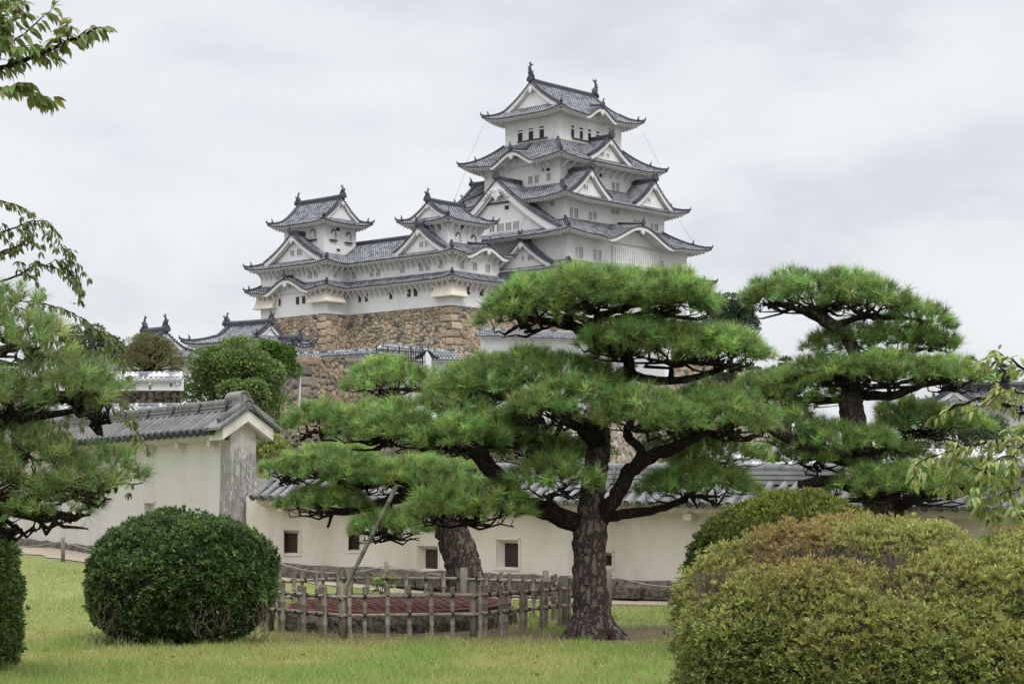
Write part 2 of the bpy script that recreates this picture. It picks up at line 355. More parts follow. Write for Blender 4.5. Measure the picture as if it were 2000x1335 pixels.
def skirt(fr, root, ca, cb, ha, hb, ov, run, z0, rise, up=.6, span=5.0, kara=None, brackets=0, faces='LRBE', sp=.36, wallov=None, hips='0123', pitch=.6, tilemat='tile'):
    """hipped roof ring with concave slopes, upturned corners and optional curved (karahafu) eaves"""
    kara = kara or {}; HA, HB = ha + ov, hb + ov; wallov = wallov or ov
    T = MB(); E = MB(); K = MB()
    def geo(face):
        n, t = FACES[face]; Lo, dist = (HA, HB) if face in 'LB' else (HB, HA)
        def zf(x, d):
            q = d / run; u = up * .8 * max(0.0, 1 - (Lo - abs(x)) / span) ** 2 * (1 - q)
            z = z0 + u + rise * (pitch * q + (1 - pitch) * q * q)
            if face in kara:
                x0, hw, h = kara[face]; r = abs(x - x0) / hw
                if r < 1.25:
                    bell = h * (.5 + .5 * math.cos(math.pi * min(1, r))) - .10 * h * math.exp(-((r - 1) / .18) ** 2)
                    z = max(z, z0 + bell + .10 * d) if r < .9 else max(z - .10 * h * math.exp(-((r - 1) / .18) ** 2) * (1 - q), z0 + bell + .1 * d)
            return z
        def pt(x, d, dz=0.0): return fr.p(ca + n[0] * (dist - d) + t[0] * x, cb + n[1] * (dist - d) + t[1] * x, zf(x, d) + dz)
        return Lo, zf, pt
    for face in faces:
        Lo, zf, pt = geo(face); n, t = FACES[face]; Nn = fr.d(*n); Tt = fr.d(*t)
        nx = max(8, int(2 * Lo / .5)); nd = 6; xi = [-1 + 2 * k / nx for k in range(nx + 1)]; ds = [run * k / nd for k in range(nd + 1)]
        T.grid([[pt(x * (Lo - d), d) for x in xi] for d in ds], 2, True, [[(x * Lo, d + .17) for x in xi] for d in ds])
        E.grid([[pt(x * Lo, 0) for x in xi], [pt(x * Lo, 0, -.13) for x in xi], [pt(x * (Lo - .14), .14, -.15) for x in xi]], 1, False)
        def fh(x):
            if face in kara:
                x0, hw, h = kara[face]
                return .15 + .30 * max(0, min(1, (1.02 - abs(x - x0) / hw) / .1)) if abs(x - x0) < hw * 1.05 else .15
            return .15
        def dzf(x): return zf(x * Lo, 0)
        def low(x, d, dz):
            q = pt(x * (Lo - d), d); return Vector((q.x, q.y, zf(x * Lo, 0) + dz))
        E.grid([[low(x, .12, -.12) for x in xi], [low(x, .12, -.12 - fh(x * Lo)) for x in xi], [low(x, .30, -.12 - fh(x * Lo)) for x in xi], [low(x, .32, -.20) for x in xi], [low(x, wallov + .1, -.20 + .12 * wallov) for x in xi]], 0, False)
        x = -Lo + .45
        while x < Lo - .4:            # rafter tails
            z = zf(x, 0) - .47 ; d1 = min(wallov, Lo - abs(x))
            if d1 > .5:
                q0 = pt(x, .34); q0.z = z; q1 = pt(x, d1); q1.z = z + .12 * d1
                E.box(q0 - Tt * .11, q1 - q0, Tt * .22, UZ * .26, 0)
            x += .56
        if brackets:
            x = -Lo + wallov + .25
            while x < Lo - wallov - .1:
                z = zf(x, 0) - .46; a = pt(x, wallov - .03); a.z = z - .95; b = pt(x, wallov * .42); b.z = z
                E.box(a - Tt * .09, b - a, Tt * .18, UZ * .2, 0)
                x += brackets
        nr = int((2 * Lo - .3) / sp)
        for k in range(nr + 1):
            x = -Lo + .15 + (2 * Lo - .3) * k / nr; dm = min(run, Lo - abs(x) - .02)
            if dm < .2: continue
            m = max(2, int(dm / .8) + 1); r0 = r1 = None
            rows, uvs = [], []
            for j in range(m + 1):
                d = dm * j / m - (.04 if j == 0 else 0); q = pt(x, d)
                rows.append([q - Tt * .105, q - Tt * .06 + UZ * .11, q + Tt * .06 + UZ * .11, q + Tt * .105]); uvs.append([(x, d)] * 4)
            T.grid(rows, 0, True, uvs)
            q = pt(x, -.06); c = q - UZ * .0
            T.poly([c + Tt * (.125 * math.cos(a)) + UZ * (.125 * math.sin(a)) for a in [math.pi * 2 * i / 7 for i in range(7)]], 1)
        if face in kara:
            x0, hw, h = kara[face]; q = pt(x0, .12); q.z = zf(x0, 0) - .62
            gegyo(E, q + Nn * .05, Nn, .45 + .12 * h, 0)
            rp = [pt(x0, d, .1) for d in [-.05 + run * .9 * k / 6 for k in range(7)]]
            ridge_tile(K, rp, .32, .34); oni(K, rp[0] + UZ * .35, Nn, .5)
            q0 = pt(x0 - hw * .75, wallov * .9); q1 = pt(x0 + hw * .75, wallov * .9)
            for sgn in (1,):
                zc = z0 + .05
                E.poly([Vector((q0.x, q0.y, zc - .3)), Vector((q1.x, q1.y, zc - .3))] + [Vector((*(pt(x0 + hw * r, wallov * .9)).xy, zf(x0 + hw * r, 0) - .3)) for r in (.75, .5, .25, 0, -.25, -.5, -.75)], 0)
    hip_parts = []
    for key in hips:
        fc = {'0': ('R', -1), '1': ('R', 1), '2': ('L', -1), '3': ('B', 1)}[key]
        Lo, zf, pt = geo(fc[0]); sg = fc[1]
        ds = [-.08 + (run + .08) * k / 8 for k in range(9)]
        pts = [pt(sg * (Lo - d), d, .08 + (.06 if k == 0 else 0)) for k, d in enumerate(ds)]
        hp = MB(); hip_parts.append(hp); ridge_tile(hp, pts, .30, .26)
        o = pts[0] - pts[2]; o.z = 0; on = o.normalized()
        hp.tube([pts[0] + UZ * .1, pts[0] + on * .10 + UZ * .28, pts[0] + on * .14 + UZ * .52], [.15, .11, .05], 6)
        oni(hp, pts[2 if run < 3 else 3] + UZ * .3, on, .34)
    ro = T.build('roof', [M[tilemat], M['tiledark'], M['pan']], root)
    E.build('eaves', [M['trim'], M['tiledark']], ro)
    for hp in hip_parts: hp.build('hip_ridge', [M['tiledark']], ro)
    if len(K.v): K.build('ridge', [M['tiledark']], ro)
    return ro

def gable(fr, root, face, off, x0, zb, hw, H, depth, ov=.75, bw=.55, both=False, pendant=.8, fish=0, sp=.36, flare=1.08, rough_wall=True, tilemat='tile', wall_z=None, steep=1.3):
    """triangular gable with its own pitched tile roof, bargeboards, pendant and ridge; front plane at distance off on `face`"""
    n, t = FACES[face]; N = fr.d(*n); Tt = fr.d(*t); O = fr.O + N * off + Tt * x0
    def zz(x):
        q = abs(x) / hw; return zb + H * (1 - (steep * q + (1 - steep) * q * q))
    def pt(x, y, dz=0.0):
        p = O + Tt * x + N * y; p.z = zz(x) + dz; return p
    T = MB(); B = MB(); K = MB(); W_ = MB(); X = hw * flare; nn = 8
    ys = [ov, -depth - (ov if both else 0)]
    for s in (1, -1):
        xs = [s * X * k / nn for k in range(nn + 1)]
        T.grid([[pt(x, y) for x in xs] for y in ys], 2, True, [[(y, abs(x) * 1.25) for x in xs] for y in ys])
        k = 0; y = ov - .2
        while y > ys[1] + .1:
            rows, uvs = [], []
            for x in xs[::2]:
                q = pt(x, y); rows.append([q + N * .105, q + N * .06 + UZ * .11, q - N * .06 + UZ * .11, q - N * .105]); uvs.append([(y, abs(x) * 1.25)] * 4)
            T.grid(rows, 0, True, uvs); y -= sp
        for yy, ins in [(ov, 1)] + ([(ys[1], -1)] if both else []):
            e = N * ins
            m = max(4, int(X * 1.25 / .34))
            for j in range(m):                       # round tile ends along the rake
                x = s * X * (j + .6) / m; q = pt(x, 0); q = O + Tt * x + N * yy; q.z = zz(x) + .06
                T.tube([q + e * .03, q - e * .55], .115, 6, 1)
            K_pts = [(lambda q: q)(O + Tt * x + N * yy - e * .62 + UZ * (zz(x) + .12)) for x in xs]
            ridge_tile(T, K_pts, .24, .22, 1)
            rows = [[], [], [], []]
            for x in xs:                             # bargeboard
                w = bw * (1 + .35 * (abs(x) / X) ** 2); z = zz(x); q = O + Tt * x
                a = q + N * yy - e * .16; b = q + N * yy - e * .34
                rows[0].append(a + UZ * (z - .08)); rows[1].append(a + UZ * (z - .08 - w)); rows[2].append(b + UZ * (z - .08 - w)); rows[3].append(b + UZ * (z - .08))
            B.grid(rows, 0, False)
            rows = [[], []]
            for x in xs:
                w = bw * .55; z = zz(x); q = O + Tt * x; a = q + N * yy - e * .42
                rows[0].append(a + UZ * (z - .1 - bw * .9)); rows[1].append(a + UZ * (z - .1 - bw * .9 - w))
            B.grid(rows, 0, False)
            B.grid([[O + Tt * x + N * yy - e * .1 + UZ * (zz(x) - .07) for x in xs], [O + Tt * x + N * (yy - e.dot(N) * (ov + .05)) + UZ * (zz(x) - .07) for x in xs]], 0, False)
    zlow = wall_z if wall_z is not None else zb
    for y0 in [0.0] + ([-depth] if both else []):
        top = [x for x in np.linspace(-hw * .97, hw * .97, 17)]
        W_.poly([O + Tt * x + N * y0 + UZ * max(zlow, zz(x) - .12) for x in top] + [O + Tt * hw * .97 + N * y0 + UZ * (zlow - .3), O - Tt * hw * .97 + N * y0 + UZ * (zlow - .3)], 0)
    if pendant:
        gegyo(B, O + N * (ov - .12) + UZ * (zb + H - .1 - bw * 1.0), N, pendant, 0)
    rz = zb + H - .02
    rp = [O + N * y + UZ * (rz + (.10 * math.exp(-((ov - y) / 1.2)))) for y in np.linspace(ov + .02, ys[1], 8)]
    ridge_tile(K, rp, .42, .55)
    oni(K, rp[0] + UZ * .35 + N * .05, N, .6)
    if both: oni(K, rp[-1] + UZ * .35 - N * .05, -N, .6)
    if fish:
        fa = MB(); shachi(fa, rp[0] + UZ * .5 - N * .35, N, fish); fb = MB(); shachi(fb, rp[-1] + UZ * .5 + N * .35, -N, fish)
    g = T.build('gable', [M[tilemat], M['tiledark'], M['pan']], root)
    W_.build('gable_panel', [M['white']], g); B.build('bargeboard', [M['trim']], g); K.build('ridge', [M['tiledark']], g)
    if fish: fa.build('finial', [M['tiledark']], g); fb.build('finial', [M['tiledark']], g)
    return g

def storey(fr, root, ca, cb, ha, hb, z0, z1, bands=()):
    mb = MB(); c = [(ca - ha, cb - hb), (ca - ha, cb + hb), (ca + ha, cb + hb), (ca + ha, cb - hb)]
    for k in range(4):
        a, b = c[k], c[(k + 1) % 4]
        mb.poly([fr.p(*a, z0), fr.p(*b, z0), fr.p(*b, z1), fr.p(*a, z1)], 0)
    mb.poly([fr.p(*q, z1) for q in c], 0)
    for z in bands:                                  # projecting plaster band with corner posts
        for (face, off, hl, cx) in (('L', hb - cb, ha, -ca), ('R', ha - ca, hb, cb)):
            n, t = FACES[face]; N, Tt = fr.d(*n), fr.d(*t); p = fr.O + N * off + Tt * (cx - hl) + UZ * z
            mb.box(p - N * .02, Tt * (2 * hl), N * .08, UZ * .18, 0)
    return mb.build('wall', [M['white']], root)

def window(fr, root, face, off, px0, py0, px1, py1, bars=3, style='white', sill=False):
    """window given by its photograph rectangle on a wall plane"""
    n, t = FACES[face]; N, Tt = fr.d(*n), fr.d(*t)
    xm, zt = ray_face(fr, face, off, (px0 + px1) / 2, py0); _, zb = ray_face(fr, face, off, (px0 + px1) / 2, py1)
    x0, _ = ray_face(fr, face, off, px0, py0); x1, _ = ray_face(fr, face, off, px1, py0)
    O = fr.O + N * off; f = MB(); w = .13
    def q(x, z, y): return O + Tt * x + UZ * z + N * y
    f.poly([q(x0, zb, .02), q(x1, zb, .02), q(x1, zt, .02), q(x0, zt, .02)], 1)
    fm = 0
    for (xa, za, xb, zb_) in ((x0 - w, zb - w, x1 + w, zb), (x0 - w, zt, x1 + w, zt + w), (x0 - w, zb, x0, zt), (x1, zb, x1 + w, zt)):
        f.box(q(xa, za, -.02), Tt * (xb - xa), N * .075, UZ * (zb_ - za), 0)
    if sill: f.box(q(x0 - .5, zb - .32, 0), Tt * (x1 - x0 + 1.0), N * .3, UZ * .17, 2)
    o = f.build('window', [M['trim'], M['pane'], M['brown']], root)
    if bars:
        b = MB(); W = x1 - x0; bw = min(.12, W / (bars * 2.0 + 1) * .78 if bars > 1 else .10)
        for k in range(bars):
            xc = x0 + W * (k + 1) / (bars + 1) if style == 'dark' else x0 + W * (k + .5) / bars
            if style == 'white': xc = x0 + W * (k + 1) / (bars + 1)
            b.box(q(xc - bw / 2, zb, .022), Tt * bw, N * .022, UZ * (zt - zb), 0)
        if style == 'dark':
            for z in (zb + (zt - zb) * .33, zb + (zt - zb) * .66): b.box(q(x0, z - .03, .035), Tt * W, N * .05, UZ * .06, 0)
        b.build('bars', [M['pane' if style == 'none' else ('brown' if style == 'dark' else 'trim')]], o)
    return o
def windows(fr, root, face, off, rects, bars=2, style='white'):
    for r in rects: window(fr, root, face, off, *r[:4], bars=(r[4] if len(r) > 4 else bars), style=style)
def bell_window(fr, root, face, off, px0, py0, px1, py1):
    n, t = FACES[face]; N, Tt = fr.d(*n), fr.d(*t); O = fr.O + N * off
    x0, _ = ray_face(fr, face, off, px0, py0); x1, _ = ray_face(fr, face, off, px1, py0)
    _, zt = ray_face(fr, face, off, (px0 + px1) / 2, py0); _, zb = ray_face(fr, face, off, (px0 + px1) / 2, py1)
    xc, w, h = (x0 + x1) / 2, (x1 - x0) / 2, zt - zb; prof = []
    for u, v in ((1, 0), (.92, .25), (.86, .5), (.80, .68), (.6, .84), (.3, .94), (0, 1)): prof.append((u, v))
    prof = prof + [(-u, v) for u, v in prof[-2::-1]]
    def q(u, v, y): return O + Tt * (xc + u * w) + UZ * (zb + v * h) + N * y
    f = MB(); f.poly([q(u * .8, v * .88, .03) for u, v in prof], 1)
    f.grid([[q(u, v, .0) for u, v in prof], [q(u, v, .14) for u, v in prof], [q(u * .78, v * .87, .14) for u, v in prof], [q(u * .78, v * .87, .02) for u, v in prof]], 0, False)
    f.box(q(-1.35, -.16, 0), Tt * (2.7 * w), N * .3, UZ * (.15 * h), 2)
    for k in range(9):
        u, v = prof[1 + k] if 1 + k < len(prof) - 1 else prof[5]
        f.box(q(u, v, .10) - Tt * .07 - UZ * .07, Tt * .16, N * .1, UZ * .16, 2)
    o = f.build('window', [M['trim'], M['pane'], M['brown']], root); b = MB()
    for u in (-.42, 0.0, .42): b.box(q(u - .16, 0, .045), Tt * (.32 * w), N * .06, UZ * (h * (.82 if u == 0 else .74)), 0)
    b.build('bars', [M['trim']], o)
def drop_box(fr, root, a0, b0, la, lb, z0, z1, out=.85):
    """flared stone-drop chute wrapped round a wall corner (la along UL, lb along UR) or on one face when lb = 0"""
    mb = MB()
    def ring(o, z): return [fr.p(a0 + la, b0, z), fr.p(a0 + la, b0 - o, z), fr.p(a0 - o, b0 - o, z), fr.p(a0 - o, b0 + lb, z), fr.p(a0, b0 + lb, z)]
    if lb:
        rows = [ring(.08, z1), ring(out * .55, z0 + (z1 - z0) * .35), ring(out, z0), ring(out + .1, z0 - .02), ring(out + .1, z0 - .2), ring(0, z0 - .2)]
    else:
        def r2(o, z): return [fr.p(a0 + la, b0, z), fr.p(a0 + la, b0 - o, z), fr.p(a0, b0 - o, z), fr.p(a0, b0, z)]
        rows = [r2(.08, z1), r2(out * .55, z0 + (z1 - z0) * .35), r2(out, z0), r2(out + .1, z0 - .02), r2(out + .1, z0 - .2), r2(0, z0 - .2)]
    mb.grid(rows, 0, False)
    return mb.build('stone_drop', [M['flare']], root)

# ------------------------------------------------------------------ the main keep
KF = Frame((7.16, 276.2))
keep = empty('castle_keep', KF.p(0, 0, 28), 'tallest white castle keep with five tiers of grey tiled roofs and fish finials', 'castle keep')
storey(KF, keep, 0, 0, 11.62, 12.88, 27.0, 38.6)
storey(KF, keep, 0, 0, 11.0, 12.3, 38.0, 38.7)
storey(KF, keep, 0, 0, 9.25, 10.82, 37.5, 43.9)
storey(KF, keep, 0, 0, 6.82, 8.81, 43.0, 49.8)
storey(KF, keep, 0, 0, 4.93, 6.6, 49.0, 56.4, bands=(53.85,))
skirt(KF, keep, 0, 0, 11.62, 12.88, 2.9, 3.2, 33.5, 1.5, .6, 6)
skirt(KF, keep, 0, 0, 11.62, 12.88, 2.4, 4.85, 38.2, 2.6, .55, 6, kara={'R': (0.0, 7.0, 2.1)}, brackets=0)
skirt(KF, keep, 0, 0, 9.25, 10.82, 2.45, 4.9, 43.3, 2.75, .75, 5.5)
skirt(KF, keep, 0, 0, 6.82, 8.81, 2.5, 4.45, 49.0, 3.2, .75, 5.0, kara={'L': (0.3, 3.9, 1.5)}, brackets=1.5)
skirt(KF, keep, 0, 0, 4.93, 6.6, 2.25, 2.45, 55.75, 1.45, .75, 4.0, kara={'R': (-.2, 3.2, 1.35)})
gable(KF, keep, 'L', 6.5, 0, 57.1, 4.75, 3.35, 13.0, ov=.6, both=True, pendant=.95, fish=2.2)
gable(KF, keep, 'L', 13.1, .0, 39.2, 10.6, 7.1, 6.0, ov=.9, bw=.85, pendant=2.0, fish=0, steep=1.32)
for s in (-6.9, 6.7):
    gable(KF, keep, 'R', 10.3, s, 44.1, 4.0, 3.3, 4.0, ov=.7, bw=.5, pendant=.75)
    gable(KF, keep, 'E', 10.3, -s, 44.1, 4.0, 3.3, 4.0, ov=.7, bw=.5, pendant=.75)
gable(KF, keep, 'R', 7.9, .1, 50.0, 4.1, 2.75, 3.5, ov=.7, bw=.45, pendant=.65)
gable(KF, keep, 'L', 14.2, 5.2, 34.5, 4.7, 3.2, 2.2, ov=.75, bw=.45, pendant=.75)
# roof fish on the dormer ridges
for face, off, x, z, h in (('L', 13.9, 0, 46.6, 1.5), ('R', 10.9, -6.9, 47.7, 1.3), ('R', 10.9, 6.7, 47.7, 1.3), ('R', 8.5, .1, 53.05, 1.2), ('L', 14.9, 5.2, 38.0, 1.2)):
    n, t = FACES[face]; k = MB(); shachi(k, KF.O + KF.d(*n) * (off - .4) + KF.d(*t) * x + UZ * z, KF.d(*n), h); k.build('finial', [M['tiledark']], keep)
windows(KF, keep, 'L', 6.6, [(1011.8, 255, 1021, 277), (1032.9, 251, 1042, 273.2), (1054, 247, 1063, 269.2)], 0)
windows(KF, keep, 'R', 4.93, [(1115, 245.5, 1121, 268.5), (1132, 249.5, 1138, 271.5), (1148, 253.2, 1154, 275.4), (1164, 257, 1170, 279.5)], 0)
sl = MB()
for face, off, pa, pb in (('L', 6.6, (1011.5, 278), (1069.8, 267.8)), ('R', 4.93, (1117, 268.5), (1172, 281.5))):
    n, t = FACES[face]; x0, z0 = ray_face(KF, face, off, *pa); x1, z1 = ray_face(KF, face, off, *pb); zc = (z0 + z1) / 2
    sl.box(KF.O + KF.d(*n) * off + KF.d(*t) * x0 + UZ * (zc - .12), KF.d(*t) * (x1 - x0), KF.d(*n) * .22, UZ * .16)
sl.build('window_ledge', [M['brown']], keep)
windows(KF, keep, 'L', 8.81, [(1010, 313, 1016, 323), (1020, 312, 1027, 322), (1057, 329.5, 1063, 335.5, 0), (1067.5, 328, 1075, 334, 0), (1032.4, 344.5, 1040, 359), (1045.6, 342, 1052, 357), (1069, 338, 1075.3, 353)])
windows(KF, keep, 'R', 6.82, [(1169.6, 338.5, 1175.5, 346, 0), (1172.5, 324, 1177, 331), (1179, 325.5, 1183.5, 332), (1195, 356.5, 1200.3, 374), (1203.5, 357.5, 1209, 375)])
windows(KF, keep, 'L', 10.82, [(1075.6, 393, 1083, 402, 3)])
windows(KF, keep, 'R', 9.25, [(1113, 405, 1118, 425), (1122, 406.5, 1128.5, 426), (1150, 413, 1155, 430), (1158.5, 414, 1164.5, 429), (1194, 409, 1200.5, 417.6, 3), (1202.5, 410, 1209, 419, 3), (1237.5, 429, 1241.6, 435), (1245.5, 430.5, 1250, 436), (1271, 436, 1275.5, 449), (1279, 437.5, 1284.5, 450.5)])
windows(KF, keep, 'R', 11.62, [(1124, 481, 1127, 502, 1), (1131, 482, 1137.6, 505), (1159, 487, 1164.5, 509.6), (1168.5, 488.5, 1174, 510.5), (1283.5, 509, 1286, 528, 1), (1290, 509, 1295, 530), (1315, 513, 1319, 534), (1322, 514, 1327, 535)])
windows(KF, keep, 'L', 13.1, [(957, 442.5, 966, 453.5), (971, 437, 984, 452, 5), (988.5, 434.5, 998.5, 449.5, 4), (1003, 432, 1013.5, 447, 4), (986, 401, 994.5, 409.5, 0)])
windows(KF, keep, 'L', 14.2, [(1019.5, 500, 1024.5, 508.5), (1031, 498, 1040.5, 508, 3)])
windows(KF, keep, 'R', 10.3, [(1125.5, 362 - 4, 1130, 367, 1), (1140, 361, 1147.5, 370), (1254, 386, 1260, 393), (1264.5, 387, 1270, 394.5)])
windows(KF, keep, 'R', 7.9, [(1174, 298, 1179, 305), (1184, 300.5, 1189.5, 307)])
# barred bay under the curved eave of the first storey
n, t = FACES['R']; N, Tt = KF.d(*n), KF.d(*t); x0, _ = ray_face(KF, 'R', 11.62, 1194, 480); x1, _ = ray_face(KF, 'R', 11.62, 1281, 480); O = KF.O + N * 11.62
bay = MB(); bay.box(O + Tt * x0 + UZ * 31.6, Tt * (x1 - x0), N * .35, UZ * 5.9)
bay.poly([O + Tt * x + N * .37 + UZ * z for x, z in ((x0 + .4, 33.6), (x1 - .4, 33.6), (x1 - .4, 37.2), (x0 + .4, 37.2))], 1)
bo = bay.build('lattice_bay', [M['white'], M['brown']], keep); bars = MB(); k = x0 + .35
while k < x1 - .4:
    bars.box(O + Tt * k + N * .38 + UZ * 33.5, Tt * .25, N * .14, UZ * 3.8); k += .40
bars.box(O + Tt * (x0 + .3) + N * .36 + UZ * 35.3, Tt * (x1 - x0 - .6), N * .12, UZ * .22); bars.build('bars', [M['trim']], bo)
# plaster battens on the top storey and thin lightning cables
bt = MB()
for face, off, hl in (('L', 6.6, 4.93), ('R', 4.93, 6.6)):
    n, t = FACES[face]; N, Tt = KF.d(*n), KF.d(*t)
    for k in np.linspace(-hl + .1, hl - .1, 6 if face == 'L' else 8): bt.box(KF.O + N * (off - .01) + Tt * (k - .07) + UZ * 54.0, Tt * .14, N * .06, UZ * 2.0)
bt.build('battens', [M['trim']], keep)
cb = MB()
for p, q in ((KF.p(7.0, -8.7, 55.2), KF.p(8.6, -10.6, 49.9)), (KF.p(-7.0, 8.7, 55.2), KF.p(-8.8, 10.6, 50.1)), (KF.p(8.7, -10.7, 48.6), KF.p(10.2, -12.0, 43.6)), (KF.p(-11.0, 12.0, 42.6), KF.p(-12.4, 13.8, 39.2)), (KF.p(-6.6, -8.3, 55.2), KF.p(-4.2, -13.6, 39.5))):
    cb.tube([p, q], .015, 4)
cb.build('cable', [M['tiledark']], keep)

# ------------------------------------------------------------------ the two small keeps
SF = Frame((-7.55, 250.6)); ZS = 28.0
west = empty('small_keep', SF.p(2, 4, ZS), 'small white keep on tan stone base, joined to long tiled wing, nearer the tall keep', 'castle turret')
storey(SF, west, 12, 4.38, 12, 4.38, ZS, 34.9)
storey(SF, west, 2.18 + 3.07, 1.5 + 3.13, 3.07, 3.13, 34, 39.6)
KW = {'R': (0.9, 3.9, 1.25)}
skirt(SF, west, 13.5, 4.38, 13.5, 4.38, 1.5, 1.75, 31.35, 1.15, .45, 4, brackets=.95, hips='01')
skirt(SF, west, 13.5, 4.38, 13.5, 4.38, 1.5, 5.85, 34.55, 3.3, .45, 4, kara=KW, brackets=.95, hips='01')
rk = MB(); ridge_tile(rk, [SF.p(a, 4.38, 37.85) for a in (5.5, 12, 20, 26)], .45, .5); rk.build('ridge', [M['tiledark']], west)
gable(SF, west, 'L', .25, -5.25, 35.4, 4.1, 2.85, 3.0, ov=.7, bw=.45, pendant=.7)
skirt(SF, west, 5.25, 4.63, 3.07, 3.13, 1.5, 1.9, 39.0, 1.0, .5, 3, brackets=1.1)
gable(SF, west, 'L', -1.5 + .25, -5.25, 39.85, 2.75, 1.75, 5.9, ov=.45, bw=.35, both=True, pendant=.5, fish=1.25)
east = empty('small_keep', SF.p(25, 0, ZS), 'small white keep with bell shaped windows at the far end of the wing', 'castle turret')
EA, EB = 19.2 + 6.565, -3.63 + 5.2
storey(SF, east, EA, EB, 6.565, 5.2, ZS, 35.0)
TA, TB = 19.2 + 2.66 + 3.985, -3.63 + 2.0 + 2.9
storey(SF, east, TA, TB, 3.985, 2.9, 34, 41.0)
skirt(SF, east, EA, EB, 6.565, 5.2, 1.5, 1.75, 31.35, 1.15, .45, 4, kara={'L': (-.1, 4.4, 1.55)}, brackets=.95)
skirt(SF, east, EA, EB, 6.565, 5.2, 1.5, 2.6, 34.55, 1.3, .45, 4, brackets=.95)
gable(SF, east, 'L', 3.63 - .3, -EA, 35.6, 5.3, 3.3, 9.6, ov=.8, bw=.5, pendant=.8, flare=1.03)
skirt(SF, east, TA, TB, 3.985, 2.9, 1.55, 1.9, 40.35, 1.0, .5, 3, brackets=0)
gable(SF, east, 'R', -19.2 - 2.66 + .1, TB, 41.2, 2.9, 2.6, 8.2, ov=.5, bw=.35, both=True, pendant=.6, fish=1.3)
oL = 0.0
windows(SF, east, 'L', 3.63, [(544.5, 583.5, 549, 597.5), (578.5, 579.5, 585, 594.5), (590.5, 578, 597, 593)], 2, 'dark')
windows(SF, east, 'L', 3.63, [(553.5, 566.5, 561, 574, 0), (542, 536.5, 548, 546.5), (601.6, 529.5, 609.5, 543.5, 3), (614.5, 528, 621, 542)])
windows(SF, east, 'R', -19.2, [(651.5, 528, 657, 542)])
windows(SF, east, 'L', 3.33, [(568, 489, 575, 500), (581, 486.5, 589, 499, 3)])
bell_window(SF, east, 'L', -TB + 2.9, 606.5, 448, 617.5, 467)
for r in ((645, 448, 655, 467.5), (674.5, 454.5, 684.5, 473)): bell_window(SF, east, 'R', -TA + 3.985, *r)
windows(SF, east, 'R', -TA + 3.985, [(656, 445, 663, 451, 0), (657, 486, 664, 491, 0)])
windows(SF, west, 'L', 0, [(700.5, 575.5, 706, 590.5), (713, 574.3, 719, 589.3), (760.8, 569, 767, 584), (795.6, 564.5, 803, 580), (808.3, 563.3, 816, 578.5), (844, 559.5, 849, 576)], 2, 'dark')
windows(SF, west, 'R', 0, [(911.5, 560, 917.5, 575.5), (936.3, 563, 944, 578)], 2, 'dark')
windows(SF, west, 'L', 0, [(689, 530.5, 695.6, 545.3), (722.7, 525.8, 730, 540.5), (734.8, 524, 742.7, 538.7), (782.8, 518.3, 790.5, 533), (819, 513.3, 827, 529), (831.7, 511.7, 839.6, 527.5), (856.7, 508, 864.7, 523.7)], 3)
windows(SF, west, 'R', 0, [(898.6, 509.5, 906, 524.7), (923.3, 512.3, 931.3, 528.3), (948.2, 516.5, 956, 532)], 3)
windows(SF, west, 'L', .25, [(820, 472.3, 826.5, 483), (830.8, 470.5, 835.2, 481.5)], 2)
windows(SF, west, 'L', -1.5, [(854.7, 439, 861.6, 450)], 3)
bell_window(SF, west, 'R', -2.18, 888.2, 454, 898.5, 474.5)
bell_window(SF, west, 'R', -2.18, 918.6, 459.5, 928.4, 476)
windows(SF, west, 'R', -2.18, [(900.2, 440, 906.6, 449, 0)])
def on_a(px, off): return -ray_face(SF, 'L', off, px, 580)[0]
drop_box(SF, east, 19.2, -3.63, on_a(609, 3.63) - 19.2, 2.6, 29.65, 31.4)
drop_box(SF, east, on_a(540, 3.63), -3.63, 32.33 + .6 - on_a(540, 3.63), 0, 29.5, 31.4)
drop_box(SF, west, 0, 0, on_a(850, 0), 2.0, 29.3, 31.4)

